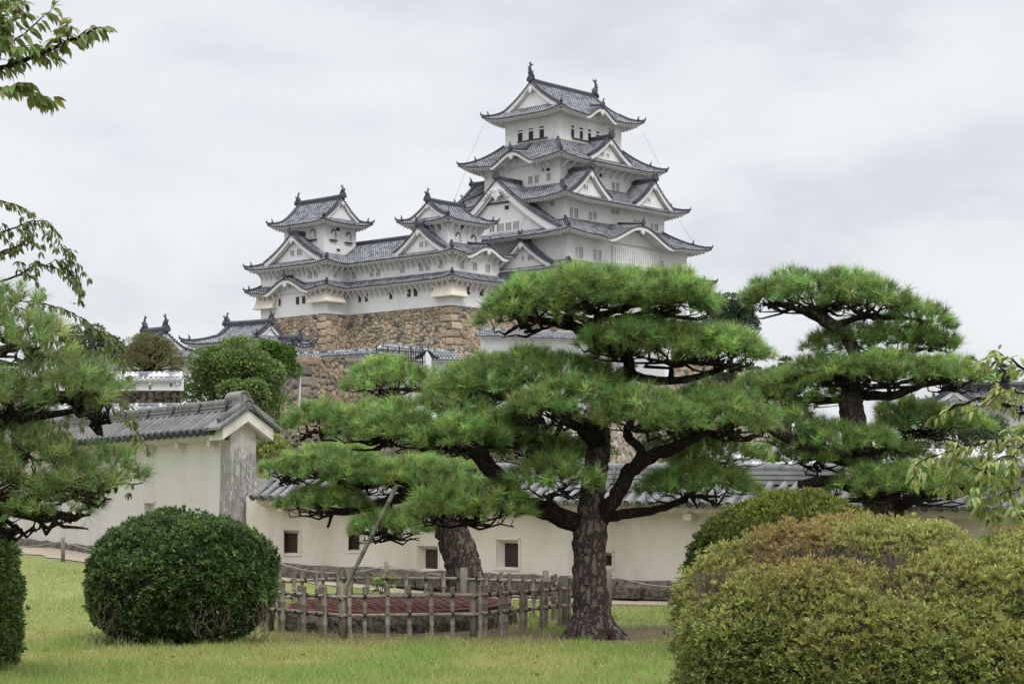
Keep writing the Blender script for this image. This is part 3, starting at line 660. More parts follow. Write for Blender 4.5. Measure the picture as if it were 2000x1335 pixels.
# ------------------------------------------------------------------ dry stone walls with real relief
TAN = [(.33, .255, .175), (.35, .28, .195), (.28, .215, .155), (.38, .31, .225), (.31, .265, .205), (.23, .195, .155)]
GRY = [(.22, .175, .125), (.25, .195, .135), (.18, .145, .11), (.27, .215, .15), (.15, .135, .115)]
LIT = [(.42, .355, .28), (.38, .32, .25), (.45, .39, .31), (.34, .29, .235)]
def stone_sheet(V0, F0, P0, T2, Ls, zt, zb, batter, N2, pal, cell=.8, corner=(0, 0), res=.14, seed=1, dark=.07, flare=1.0):
    """appends one battered face: P0 at the wall head, running Ls along T2, falling zt..zb and leaning out by batter along N2"""
    H = zt - zb; ns, nh = max(4, int(Ls / res)), max(4, int(H / res))
    s = np.linspace(0, Ls, ns + 1); h = np.linspace(0, H, nh + 1)
    S, Hh = np.meshgrid(s, h)
    out = batter * ((Hh / H) ** 1.5 * .6 + .4 * Hh / H)
    frac = S / Ls; shift = -out * corner[0] * (1 - frac) + out * corner[1] * frac
    u, v = (S + shift) / cell, Hh / (cell * .82)
    wob = vnoise(np.stack([u.ravel() * 1.7, v.ravel() * 1.7, np.full(u.size, seed * 3.1)], 1), seed).reshape(u.shape) * .22; u2, v2 = u + wob, v + wob * .7
    iu, iv = np.floor(u2).astype(int), np.floor(v2).astype(int); f1 = np.full(u.shape, 9.0); f2 = np.full(u.shape, 9.0); idd = np.zeros(u.shape, dtype=np.int64)
    def hsh(a, b, k):
        x = (a * 374761393 + b * 668265263 + (k + seed * 7) * 2147483647 + 12345) & 0xffffffff
        x = ((x ^ (x >> 13)) * 1274126177) & 0xffffffff; return ((x ^ (x >> 16)) & 0xffff) / 65535.0
    for du in (-1, 0, 1):
        for dv in (-1, 0, 1):
            cu, cv = iu + du, iv + dv; x = cu + .1 + .8 * hsh(cu, cv, 1); y = cv + .1 + .8 * hsh(cu, cv, 2)
            w = .8 + .5 * hsh(cu, cv, 3); d = np.hypot(u2 - x, v2 - y) * w; near = d < f1
            f2 = np.where(near, f1, np.minimum(f2, d)); idd = np.where(near, cu * 9973 + cv, idd); f1 = np.minimum(f1, d)
    edge = f2 - f1
    for side, on in ((0, corner[0]), (1, corner[1])):      # long cut blocks at the corners, laid alternately
        if not on: continue
        dist = (S + shift + out) if side == 0 else (Ls - S - shift + out); row = np.floor(Hh / 1.0 + .12 * np.sin(S * .8 + seed)).astype(int)
        ln = np.where((row + side) % 2 == 0, 1.9, 1.05) + .5 * hsh(row, row * 0 + 5, 4); m = dist < ln
        hw_ = (Hh / 1.0 + .12 * np.sin(S * .8 + seed)) % 1.0; e2 = np.minimum(np.minimum(hw_, 1 - hw_) * 1.0, np.abs(ln - dist)) / .6
        edge = np.where(m, e2, edge); idd = np.where(m, row * 31 + 77 + seed, idd)
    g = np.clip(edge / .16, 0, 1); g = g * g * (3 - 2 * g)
    lump = vnoise(np.stack([u.ravel() * 4, v.ravel() * 4, np.full(u.size, 1.5)], 1), seed + 5).reshape(u.shape)
    disp = (g - 1) * .28 + .05 * lump * g + .10 * (hsh(idd, idd * 0, 6) - .5) * g
    for side, on in ((0, corner[0]), (1, corner[1])):
        if on: disp = disp * np.clip((S if side == 0 else Ls - S) / .35, 0, 1)
    disp[:, 0] *= 0; disp[:, -1] *= 0
    X = P0[0] + T2.x * (S + shift) + N2.x * (out + disp); Y = P0[1] + T2.y * (S + shift) + N2.y * (out + disp)
    Zc = zt - Hh - .12 * np.abs(hsh(idd, idd * 0 + 3, 8)) * (Hh < .2)
    pal = np.array(pal); pick = (hsh(idd, idd * 0 + 1, 9) * len(pal)).astype(int) % len(pal); col = pal[pick]
    tone = .78 + .44 * hsh(idd, idd * 0 + 2, 11); col = col * tone[..., None]
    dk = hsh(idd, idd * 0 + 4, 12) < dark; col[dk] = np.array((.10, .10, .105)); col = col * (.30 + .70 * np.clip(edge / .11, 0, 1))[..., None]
    base = sum(len(a) for a in V0); W_ = ns + 1
    ii = (np.arange(nh)[:, None] * W_ + np.arange(ns)[None, :]).ravel()
    V0.append(np.stack([X.ravel(), Y.ravel(), Zc.ravel(), *[col[..., k].ravel() for k in range(3)]], 1))
    F0.append(np.stack([ii, ii + 1, ii + 1 + W_, ii + W_], 1) + base)
def stone_obj(name, Vs, Fs, loc, label, cat, group=None):
    A = np.concatenate(Vs); o = np_obj(name, A[:, :3], np.concatenate(Fs), M['stone'], A[:, 3:6], None, loc, True); return tag(o, label, cat, group)
def pxy(v): return (v.x, v.y)
Vs, Fs = [], []; ZB = 11.0; BT = 3.4
# head of the wall follows the small keeps: far end, corner, re-entrant angle, long front, corner, short return
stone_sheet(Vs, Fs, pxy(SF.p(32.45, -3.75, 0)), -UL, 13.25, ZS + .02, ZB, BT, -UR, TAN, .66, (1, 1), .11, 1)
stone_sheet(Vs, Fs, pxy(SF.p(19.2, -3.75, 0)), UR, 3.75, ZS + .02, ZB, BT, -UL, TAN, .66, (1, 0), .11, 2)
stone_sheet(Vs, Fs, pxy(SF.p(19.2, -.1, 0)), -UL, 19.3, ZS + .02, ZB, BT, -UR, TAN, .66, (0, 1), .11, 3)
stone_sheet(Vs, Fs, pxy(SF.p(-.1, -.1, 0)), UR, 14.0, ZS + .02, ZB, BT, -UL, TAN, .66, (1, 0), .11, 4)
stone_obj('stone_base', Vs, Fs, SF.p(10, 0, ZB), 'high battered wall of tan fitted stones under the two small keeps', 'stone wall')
Vs, Fs = [], []
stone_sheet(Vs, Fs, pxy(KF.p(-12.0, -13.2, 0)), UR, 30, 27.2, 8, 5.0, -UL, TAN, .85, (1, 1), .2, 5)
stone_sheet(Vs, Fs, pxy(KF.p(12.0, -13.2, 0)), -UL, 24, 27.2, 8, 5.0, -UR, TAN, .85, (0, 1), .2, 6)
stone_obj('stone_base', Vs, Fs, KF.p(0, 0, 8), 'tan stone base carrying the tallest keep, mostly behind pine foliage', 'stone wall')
# ------------------------------------------------------------------ ground, path
def zg(x, y):
    """height of the lawn and of the castle hill behind the garden walls"""
    x = np.asarray(x, dtype=float); y = np.asarray(y, dtype=float)
    z = .015 * np.clip(y - 26, 0, 14) + .045 * np.clip(y - 40, 0, 8)
    z = z + .22 * np.clip((-x - 1) / 4, 0, 1) * np.clip((y - 33) / 5, 0, 1)
    return z + .034 * np.clip(y - 56, 0, 260) * np.clip(1.3 - np.abs(x) / 400, .0, 1) + .02 * np.sin(x * 1.3) * np.sin(y * .9) * (y < 60)
def mat_ground():
    t = NT('lawn'); a = t.tex(.22, 5, .6); b = t.tex(3.0, 6, .65); c = t.tex(60, 3, .6)
    g = t.ramp(b.outputs['Fac'], [(.25, (.15, .205, .06)), (.5, (.21, .255, .08)), (.75, (.29, .29, .12))])
    dry = t.ramp_f(a.outputs['Fac'], .46, .66); col = t.mix(t.math('MULTIPLY', dry, .7), g, (.36, .305, .16))
    tc = t.n('ShaderNodeTexCoord'); d = 0
    for (x, y, r) in ((1.0, 25.9, 2.3), (-1.0, 26.4, 3.0), (-4.3, 24.6, 1.4), (2.5, 27.0, 2.0), (-7.2, 23.4, 1.3)):   # bare earth
        s = t.n('ShaderNodeVectorMath', operation='DISTANCE'); t.l(tc.outputs['Object'], s.inputs[0]); s.inputs[1].default_value = (x, y, 0)
        m = t.math('SUBTRACT', 1.0, t.math('DIVIDE', s.outputs['Value'], r)); m = t.math('MAXIMUM', m, 0.0); d = t.math('MAXIMUM', d, m)
    spy = t.n('ShaderNodeSeparateXYZ'); t.l(tc.outputs['Object'], spy.inputs[0])
    col = t.mix(t.ramp_f(spy.outputs['Y'], 52, 62), col, t.ramp(b.outputs['Fac'], [(.3, (.13, .125, .105)), (.7, (.20, .185, .155))]))
    soil = t.ramp_f(t.math('ADD', t.math('MULTIPLY', d, 1.4), t.math('SUBTRACT', b.outputs['Fac'], .5)), .25, .6)
    earth = t.ramp(b.outputs['Fac'], [(.3, (.10, .07, .045)), (.7, (.20, .145, .095))]); col = t.mix(soil, col, earth)
    col = t.mix(t.math('MULTIPLY', c.outputs['Fac'], .35), col, (.08, .09, .04))
    return t.bsdf(col, .95, c.outputs['Fac'], .03, .8, .1)
xs = np.concatenate([np.linspace(-1600, -60, 14), np.linspace(-50, 50, 101), np.linspace(60, 1600, 14)])
ys = np.concatenate([np.linspace(-40, 14, 8), np.linspace(15, 60, 91), np.linspace(64, 420, 60), np.linspace(480, 3000, 10)])
X, Y = np.meshgrid(xs, ys); Zm = zg(X, Y); nx = len(xs)
ii = (np.arange(len(ys) - 1)[:, None] * nx + np.arange(nx - 1)[None, :]).ravel()
tag(np_obj('ground', np.stack([X.ravel(), Y.ravel(), Zm.ravel()], 1), np.stack([ii, ii + 1, ii + 1 + nx, ii + nx], 1), mat_ground(), smooth=True), kind='structure')
FW0, FW1 = Vector((-5.35, 40.07, 0)), Vector((9.3, 29.55, 0))       # foot line of the long low wall
LW0, LWD = Vector((-5.70, 40.1, 0)), Vector((-.56, .83, 0)).normalized()
def strip(name, pts, wid, side, mat, dz=.006, seg=40):
    rows = [[], []]
    for k in range(seg + 1):
        f = k / seg * (len(pts) - 1); i = min(int(f), len(pts) - 2); p = pts[i].lerp(pts[i + 1], f - i); j = .08 * math.sin(k * 1.7) + .05 * math.sin(k * 4.1)
        q = p + side[i] * (wid + j); rows[0].append(Vector((p.x, p.y, float(zg(p.x, p.y)) + dz))); rows[1].append(Vector((q.x, q.y, float(zg(q.x, q.y)) + dz)))
    mb = MB(); mb.grid(rows, 0, True); return tag(mb.build(name, mat), kind='structure')
fd = (FW1 - FW0).normalized(); fnrm = Vector((fd.y, -fd.x, 0)); 
if fnrm.y > 0: fnrm = -fnrm
ln_ = Vector((LWD.y, -LWD.x, 0)); ln_ = ln_ if ln_.y < 0 else -ln_
path_m = mat_plain('gravel', (.33, .275, .215), .25, 18, .95, .02)
strip('path', [FW0, FW1 + fd * 6], 1.35, [fnrm], path_m, .012, 60)
strip('path', [LW0, LW0 + LWD * 16], 1.3, [ln_], path_m, .018, 40)

# ------------------------------------------------------------------ plastered walls with tiled copings
def tiled_wall(name, A, B, zA, zB, eA, eB, thick, half, pitch, spacing, mats, label, cat='wall', holes=(), plinth=.35, rr=.42, detail=True, endcap=None, under=True, group=None, ridge_h=.26, r0=0.0):
    """wall from A to B (plan points); z* foot heights, e* eave heights; tiled double-pitch coping of half-width half.
    mats: plaster, tile, tile-end; holes: (s0, s1, zlow, zhigh, kind) in metres along / above the foot"""
    A, B = Vector((A[0], A[1], 0)), Vector((B[0], B[1], 0)); Lw = (B - A).length; T = (B - A) / Lw
    N = Vector((T.y, -T.x, 0)); N = N if N.y < 0 else -N
    root = empty(name, (A.x, A.y, zA), label, cat, group); root['kind'] = 'thing'
    def q(s, y, z, ref='e'):
        f = s / Lw; base = (eA + (eB - eA) * f) if ref == 'e' else (zA + (zB - zA) * f)
        return A + T * s + N * y + UZ * (base + z)
    w = MB()
    ss = sorted({0.0, Lw, *[h[0] for h in holes], *[h[1] for h in holes]})
    zc = sorted({0.0, *[h[2] for h in holes], *[h[3] for h in holes]})
    for i in range(len(ss) - 1):
        for j in range(len(zc)):
            sm = (ss[i] + ss[i + 1]) / 2; za = zc[j]; zb = zc[j + 1] if j + 1 < len(zc) else None
            zm = za + .01
            if any(h[0] < sm < h[1] and h[2] <= zm < h[3] for h in holes): continue
            pts = [q(ss[i], 0, za, 'z'), q(ss[i + 1], 0, za, 'z')] + ([q(ss[i + 1], 0, zb, 'z'), q(ss[i], 0, zb, 'z')] if zb is not None else [q(ss[i + 1], 0, .05), q(ss[i], 0, .05)])
            w.poly(pts, 0)
    for s in ((0, Lw) if not r0 else (Lw,)): w.poly([q(s, 0, 0, 'z'), q(s, -thick, 0, 'z'), q(s, -thick, .05), q(s, -thick / 2, .05 + pitch * half * .8), q(s, 0, .05)], 0)
    w.poly([q(0, -thick, 0, 'z'), q(Lw, -thick, 0, 'z'), q(Lw, -thick, .05), q(0, -thick, .05)], 0)
    if r0:
        w.poly([q(0, 0, 0, 'z'), q(0, -thick, 0, 'z'), q(0, -thick, .05), q(0, 0, .05)], 0); w.poly([q(0, 0, .05), q(Lw, 0, .05), q(Lw, -thick, .05), q(0, -thick, .05)], 0)
        for o_ in (.02, .10):
            w.poly([q(r0 + o_, -thick / 2 + half - .03, -.0), q(r0 + o_, -thick / 2, pitch * half), q(r0 + o_, -thick / 2 - half + .03, -.0)], 0)
    wo = w.build('plaster_wall', [mats[0]], root)
    for (s0, s1, z0, z1, kind) in holes:                 # splayed loopholes
        h = MB(); d = .12; mx = (s1 - s0); i0, i1, j0, j1 = (s0 + mx * .12, s1 - mx * .12, z0 + .03, z1 - .06)
        if kind == 'l': i0, i1 = s0 + mx * .40 - .10, s1 - .09
        if kind == 'm': i0, i1 = s0 - .10, s1 - mx * .20 - .09
        if kind == 'open': i0, i1 = s0 + mx * .02, s1 - mx * .02
        fo = [(s0, z0), (s1, z0), (s1, z1), (s0, z1)]; fi = [(i0, j0), (i1, j0), (i1, j1), (i0, j1)]
        for k in range(4):
            a, b = fo[k], fo[(k + 1) % 4]; c, e = fi[(k + 1) % 4], fi[k]
            h.poly([q(a[0], .0, a[1], 'z'), q(b[0], .0, b[1], 'z'), q(c[0], -d, c[1], 'z'), q(e[0], -d, e[1], 'z')], 0)
        for k in range(4):
            a, b = fo[k], fo[(k + 1) % 4]; e_ = .035
            sx = (-1, 1, 1, -1)[k]; 
            h.box(q(min(a[0], b[0]) - (e_ if k in (0, 2) else (0 if k == 1 else e_)), .002, min(a[1], b[1]) - (e_ if k == 0 else 0), 'z'), T * (abs(b[0] - a[0]) + (2 * e_ if k in (0, 2) else e_)), N * .012, UZ * (abs(b[1] - a[1]) + e_), 0)
        h.poly([q(x, -d - .004, z, 'z') for x, z in fi], 1)
        h.build('loophole', [mats[0], M['openbrown'] if kind != 'open' else mats[0]], root)
    if plinth:
        p = MB(); n = int(Lw / .35); rows = [[], [], [], []]
        for k in range(n + 1):
            s = Lw * k / n; j = .02 * math.sin(k * 2.3) + random.uniform(-.012, .012)
            rows[0].append(q(s, .02, plinth + j, 'z')); rows[1].append(q(s, .09 + j, plinth - .04, 'z')); rows[2].append(q(s, .16 - j, .08, 'z')); rows[3].append(q(s, .24 + j, -.25, 'z'))
        p.grid(rows, 0, False); p.build('plinth', [M['plinth']], root)
        st = MB(); s = 0.0                               # row of flat kerb stones along the foot
        while s < Lw - .7 and detail:
            l_ = random.uniform(.35, .8); o_ = q(s, .24, -.1, 'z'); st.box(o_, T * (l_ - .04), N * random.uniform(.16, .3), UZ * random.uniform(.14, .2)); s += l_
        if st.v: st.build('foot_stones', [M['curb']], root)
    if under:                                            # plaster soffit with a scalloped lower edge, carried on blocks
        e = MB(); n = max(4, int(Lw / (spacing / 8))); o_ = half - thick / 2 - .10
        rows = [[], [], []]
        for k in range(n + 1):
            s = r0 + (Lw - r0) * k / n; wv = abs(math.sin(math.pi * s / spacing)); rows[0].append(q(s, o_, .03)); rows[1].append(q(s, o_, -.07 - .045 * wv)); rows[2].append(q(s, .0, -.17))
        e.grid(rows, 0, False); s = r0 + .5
        while s < Lw: e.box(q(s, .0, -.25), T * .16, N * (o_ * .8), UZ * .12); s += 1.55
        e.build('soffit', [mats[0] if detail else M['trim']], root)
    r = MB(); rad = spacing * rr / 2 * 1.1; nR = int(Lw / spacing); mid = -thick / 2; steps = max(2, int(half / .28))
    for side in (1, -1):
        def rp(s, u, dz=0.0): return q(s, mid + side * (half - u), .05 + pitch * u * (1 + .0 * u) + dz)
        rows, uvs = [], []
        for k in range(steps):                           # stepped pan tiles
            for u, dz in ((half * k / steps, .0), (half * (k + 1) / steps - .002, -.03)):
                rows.append([rp(s, u, dz) for s in (r0, Lw)]); uvs.append([(0, u), (Lw, u)])
        r.grid(rows, 2, False, uvs); r.grid([[rp(r0, 0), rp(Lw, 0)], [rp(r0, 0, -.055), rp(Lw, 0, -.055)], [q(r0, mid + side * (half - .12), -.01), q(Lw, mid + side * (half - .12), -.01)]], 1, False)
        if side == -1 and not detail: continue
        sd = T
        for k in range(nR + 1):
            s = spacing * (k + .3)
            if s > Lw - .02: break
            if s < r0: continue
            jit = random.uniform(-.012, .012)
            for m in range(steps):
                u0, u1 = half * m / steps - (.05 if m == 0 else .012), half * (m + 1) / steps + .01; uu = [u0, u1]
                rows, uvs = [], []
                for u, rd in ((u0, rad), (u1, rad * .93)):
                    c = rp(s, u) + sd * jit; up = (UZ + N * (side * pitch)).normalized()
                    rows.append([c + sd * (rd * math.cos(a)) + up * (rd * math.sin(a) + .0) for a in [math.pi * j / 6 for j in range(7)]]); uvs.append([(s, u)] * 7)
                r.grid(rows, 0, True, uvs); a0 = rows[0]
            c = rp(s, -.055) + sd * jit; up = (UZ + N * (side * pitch)).normalized(); out = up.cross(sd).normalized(); out = out if out.dot(N) * side > 0 else -out
            if detail:
                ring = lambda f, o: [c + sd * (rad * f * math.cos(a)) + up * (rad * f * math.sin(a) + rad * .12) + out * o for a in [2 * math.pi * j / 14 for j in range(15)]]
                r.grid([ring(1.02, -.05), ring(1.02, .012), ring(.80, .012), ring(.74, -.006), ring(.50, -.006), ring(.44, .01), ring(.25, .01), ring(.0, .012)], 1, False)
            else: r.poly([c + sd * (rad * math.cos(a)) + up * (rad * math.sin(a)) for a in [2 * math.pi * j / 8 for j in range(8)]], 1)
    ro = r.build('roof', [mats[1], mats[2], M['gpan'] if detail else M['pan']], root)
    k = MB(); zr = .05 + pitch * half                    # ridge: courses of flat tiles under a row of round caps
    if detail:
        for j in range(3):
            wj = .135 - .012 * j; zz_ = zr - .06 + j * ridge_h / 3.2
            k.box(q(r0 - .01, mid - wj, zz_), q(Lw + .01, mid - wj, zz_) - q(r0 - .01, mid - wj, zz_), N * (2 * wj), UZ * (ridge_h / 3.2 - .022), 0)
            k.box(q(r0, mid - wj + .03, zz_ + ridge_h / 3.2 - .024), q(Lw, mid, 0) - q(r0, mid, 0), N * (2 * wj - .06), UZ * .026, 1)
        s = r0
        while s < Lw:
            a, b = q(s, mid, zr + ridge_h - .06), q(min(Lw, s + .30), mid, zr + ridge_h - .06); k.tube([a, b], [.098, .088], 8, 0); s += .285
        s = r0 + .4
        while s < Lw:
            k.tube([q(s, mid - .15, zr - .03), q(s, mid - .13, zr + ridge_h - .03), q(s, mid + .13, zr + ridge_h - .03), q(s, mid + .15, zr - .03)], .028, 6, 1); s += 1.3
    else:
        k.box(q(0, mid - .13, zr - .1), q(Lw, mid, 0) - q(0, mid, 0), N * .26, UZ * .2, 0); k.tube([q(0, mid, zr + .11), q(Lw, mid, zr + .11)], .09, 8, 0)
    k.build('ridge', [mats[1], mats[2]], ro)
    return root, q, T, N, Lw

def hole_px(A, B, zA, zB, x0, y0, x1, y1, kind):
    """loophole given by a photograph rectangle -> along / height on the wall line"""
    A, B = Vector((A[0], A[1], 0)), Vector((B[0], B[1], 0)); Lw = (B - A).length; T = (B - A) / Lw
    def s_of(px): k = (px - CX) / F; return (k * A.y - A.x) / (T.x - k * T.y)
    s0, s1 = s_of(x0), s_of(x1); s0, s1 = min(s0, s1), max(s0, s1); sm = (s0 + s1) / 2; d = A.y + T.y * sm; zf = zA + (zB - zA) * sm / Lw
    return (s0, s1, EYE + (HY - y1) / F * d - zf, EYE + (HY - y0) / F * d - zf, kind)
FA, FB = (FW0.x, FW0.y), (FW1.x + fd.x * 5, FW1.y + fd.y * 5)
fzA, fzB = .44, .0
H_ = [hole_px(FA, FB, fzA, fzB, *h) for h in ((555, 1035, 586, 1082, 'm'), (681, 1038, 706, 1076, 'm'), (816, 1066, 856, 1113, 'l'), (970, 1054, 1013, 1110, 'l'), (1180, 1078, 1196, 1107, 'l'))]
tiled_wall('garden_wall', FA, FB, fzA, fzB, 1.93, 1.55, .5, .62, .62, .25, (M['cream'], M['gtile'], M['gtile2']), 'long low cream plaster wall with square loopholes and grey tiled coping behind the pines', 'wall', H_, .21, r0=.52, rr=.50)
LA = (LW0.x, LW0.y); LB = (LW0.x + LWD.x * 15, LW0.y + LWD.y * 15)
lz0, lz1 = .25, .70
H2 = [hole_px(LA, LB, lz0, lz1, *h) for h in ((283, 981, 302, 1006, 'open'),)]
lw, lq, lT, lN, lL = tiled_wall('end_wall', LA, LB, lz0, lz1, 3.25, 3.22, .54, .60, .70, .32, (M['greyplaster'], M['gtile2'], M['tiledark']), 'tall pale grey plaster wall with weathered end pillar and heavy dark tiled coping', 'wall', H2, .42, ridge_h=.22, rr=.52)
# round loophole of the tall wall: a shallow bell-mouthed recess ring
rl = MB(); (s0, s1, z0, z1, _) = hole_px(LA, LB, lz0, lz1, 128, 987, 167, 1030, 'r'); sc_, zc_ = (s0 + s1) / 2, (z0 + z1) / 2; ra, rb = (s1 - s0) / 2, (z1 - z0) / 2
rg = lambda f, y: [lq(sc_ + ra * f * math.cos(a), y, zc_ + rb * f * math.sin(a), 'z') for a in [2 * math.pi * k / 24 for k in range(25)]]
rl.grid([rg(1.12, .004), rg(1.0, .03), rg(.8, .006), rg(.55, .005)], 0, True); rl.poly(rg(.55, .006)[:-1], 1); rl.build('loophole', [M['greyplaster'], M['barge']], lw)
# end pillar, gable boards and the end of the coping
pl = MB(); hw_, e_ = .275, .10
ring = lambda z, k: [lq(.35, -.27 + hw_ * k, z, 'z'), lq(-e_ * k, -.27 + hw_ * k, z, 'z'), lq(-e_ * k, -.27 - hw_ * k, z, 'z'), lq(.35, -.27 - hw_ * k, z, 'z')]
pl.grid([ring(z, k) for z, k in ((-.3, 1.52), (.0, 1.46), (.9, 1.24), (1.9, 1.09), (3.1, 1.0), (3.30, .98))], 0, False)
def mat_pillar():
    t = NT('weathered_pillar'); tc = t.n('ShaderNodeTexCoord'); sp = t.n('ShaderNodeSeparateXYZ'); t.l(tc.outputs['Object'], sp.inputs[0])
    st = t.tex(7, 8, .7, stretch=(3, 3, .35)); f = t.tex(16, 6, .7, stretch=(2, 2, .5)); big = t.tex(1.4, 4, .6)
    low = t.ramp_f(t.math('ADD', sp.outputs['Z'], t.math('MULTIPLY', big.outputs['Fac'], 1.1)), 3.62, 3.05)
    c = t.ramp(st.outputs['Fac'], [(.3, (.10, .095, .09)), (.5, (.24, .23, .22)), (.72, (.42, .405, .385))])
    c = t.mix(t.ramp_f(f.outputs['Fac'], .56, .64), c, (.66, .64, .62)); m = t.math('MULTIPLY', low, t.ramp_f(st.outputs['Fac'], .12, .30))
    return t.bsdf(t.mix(m, (.60, .575, .545), c), .95, f.outputs['Fac'], .02, .6, .1)
pl.build('end_pillar', [mat_pillar()], lw)
gb = MB(); zr = 3.25 + .70 * .60 + .05
for sgn in (1, -1):
    xs_ = [0, .16, .33, .48, .56]
    def gp(y, dz, o): return LW0 + lT * (-.20 - o) + lN * (-.27 + sgn * y) + UZ * (zr - .70 * y * (1 - .06 * y) + dz)
    for o in (0,):
        f_ = [[gp(y, .0, .12) for y in xs_], [gp(y, -.24, .12) for y in xs_]]
        gb.grid(f_, 0, False); gb.grid([[gp(y, -.24, .12) for y in xs_], [gp(y, -.24, -.5) for y in xs_]], 0, False)
        gb.poly([gp(.56, .0, .12), gp(.56, -.24, .12), gp(.56, -.24, -.5), gp(.56, 0, -.5)], 0)
gb.build('bargeboard', [M['barge']], lw)
gt = MB()
for sgn in (1, -1):
    def gq(y, dz, o): return LW0 + lT * (-.20 - o) + lN * (-.27 + sgn * y) + UZ * (zr + .02 - .70 * y * (1 - .06 * y) + dz)
    gt.grid([[gq(y, .06, .18) for y in (0, .2, .42, .62)], [gq(y, .06, -.5) for y in (0, .2, .42, .62)]], 0, False)
    gt.grid([[gq(y, .06, .18) for y in (0, .2, .42, .62)], [gq(y, -.01, .18) for y in (0, .2, .42, .62)]], 0, False)
    k = .08
    while k < .58:                                       # lapped verge tiles stepping down the rake
        gt.box(gq(k, .05, .22), lT * .62, (gq(k + .14, .02, .22) - gq(k, .05, .22)), UZ * .055, 0); k += .12
    gt.tube([gq(.05, .12, .02), gq(.3, .12, .02), gq(.60, .12, .02)], .08, 8, 0)
for (o, z, r) in ((-.02, .25, .13), (.17, .10, .11)):       # big round end tiles of the ridge
    c = LW0 + lT * (-.08 - o) + lN * (-.27) + UZ * (zr + z); 
    rr_ = lambda f, d: [c - lT * d + (lN * math.cos(a) + UZ * math.sin(a)) * (r * f) for a in [2 * math.pi * k / 18 for k in range(19)]]
    gt.grid([rr_(1, -.55), rr_(1, .1), rr_(.78, .1), rr_(.72, .075), rr_(.42, .075), rr_(.36, .1), rr_(0, .1)], 0, False)
gt.box(lq(.14, -.40, .46), lT * -.46, lN * .26, UZ * .2, 0)
gt.build('verge_tiles', [M['gtile2']], lw)

# ------------------------------------------------------------------ retaining walls, far walls and gatehouses on the hill
D = 178.0
Vs, Fs = [], []; a = P3(589, 691, D); b = P3(900, 676, D + 14); tv = (b - a); tv.z = 0; Ls = tv.length; tv.normalize(); nv = Vector((tv.y, -tv.x, 0)); nv = nv if nv.y < 0 else -nv
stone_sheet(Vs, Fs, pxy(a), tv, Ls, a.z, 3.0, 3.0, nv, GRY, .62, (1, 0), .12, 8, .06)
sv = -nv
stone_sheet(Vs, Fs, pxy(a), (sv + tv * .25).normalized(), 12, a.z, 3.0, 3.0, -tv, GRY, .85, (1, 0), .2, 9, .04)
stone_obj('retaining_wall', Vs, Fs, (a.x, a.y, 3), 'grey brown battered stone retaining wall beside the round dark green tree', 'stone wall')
Vs, Fs = [], []; a = P3(1140, 690, 215); b = P3(1560, 752, 180); tv = (b - a); tv.z = 0; Ls = tv.length; tv.normalize(); nv = Vector((tv.y, -tv.x, 0)); nv = nv if nv.y < 0 else -nv
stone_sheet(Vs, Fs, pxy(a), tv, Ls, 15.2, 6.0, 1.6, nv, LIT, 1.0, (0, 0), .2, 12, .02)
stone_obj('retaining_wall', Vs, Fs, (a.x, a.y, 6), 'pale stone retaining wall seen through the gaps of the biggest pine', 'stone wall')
Vs, Fs = [], []; a = P3(205, 766, 112); b = P3(420, 764, 112); tv = Vector((1, 0, 0)); nv = Vector((0, -1, 0))
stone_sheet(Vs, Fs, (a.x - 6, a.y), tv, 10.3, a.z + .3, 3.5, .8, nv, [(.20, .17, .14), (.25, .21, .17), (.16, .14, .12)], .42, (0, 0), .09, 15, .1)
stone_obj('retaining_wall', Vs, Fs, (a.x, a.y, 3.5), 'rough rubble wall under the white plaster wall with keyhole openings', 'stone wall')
Vs, Fs = [], []
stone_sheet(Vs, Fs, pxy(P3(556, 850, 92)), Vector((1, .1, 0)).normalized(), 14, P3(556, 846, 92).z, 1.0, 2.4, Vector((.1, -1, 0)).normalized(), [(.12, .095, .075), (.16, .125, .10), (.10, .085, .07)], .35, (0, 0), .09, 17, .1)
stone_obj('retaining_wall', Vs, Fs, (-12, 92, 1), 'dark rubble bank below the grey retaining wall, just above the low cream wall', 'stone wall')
wm = (M['white'], M['wtile'], M['trim']); dm = (M['white'], M['tile'], M['tiledark'])
a, b = P3(196, 762, 111), P3(356, 762, 111)
def hole_far(px, py, w, h): return (px, py)
fh = [hole_px((a.x - 4, 111), (b.x, 111), a.z, a.z, px - 3, py - 5, px + 3, py + 4, 'm') for px, py in ((264, 755), (294, 757), (335, 751))]
tiled_wall('far_wall', (a.x - 4, 111), (b.x, 111), a.z, a.z, P3(0, 744, 111).z, P3(0, 742, 111).z, .5, .52, .50, .30, wm, 'white plaster wall with keyhole openings and white jointed tiles beside the round tree', 'wall', fh, 0, detail=False)
a, b = P3(205, 812, 100), P3(350, 812, 100)
tiled_wall('far_wall', (a.x - 3, 100), (b.x, 100), a.z - 3, a.z - 3, P3(0, 806, 100).z, P3(0, 804, 100).z, .4, .42, .5, .30, wm, 'low white jointed tile coping peeping over the heavy dark coping', 'wall', (), 0, detail=False)
a, b = P3(560, 696, 196), P3(738, 672, 190)
tiled_wall('far_wall', (a.x, 198), (b.x, 192), 10, 10, P3(0, 698, 197).z, P3(0, 691, 192).z, .7, .85, .5, .36, dm, 'small white wall with dark tiled coping along the foot of the stone base', 'wall', (), 0, detail=False)
a, b = P3(738, 690, 190), P3(826, 697, 178)
tiled_wall('far_wall', (a.x, 190), (b.x, 178), 10, 10, P3(0, 689, 190).z, P3(0, 699, 178).z, .8, 1.2, .65, .36, dm, 'short white gate wall with gabled end above the black iron fence', 'wall', (), 0, detail=False)
gbm = MB(); a = P3(738, 0, 189.2)
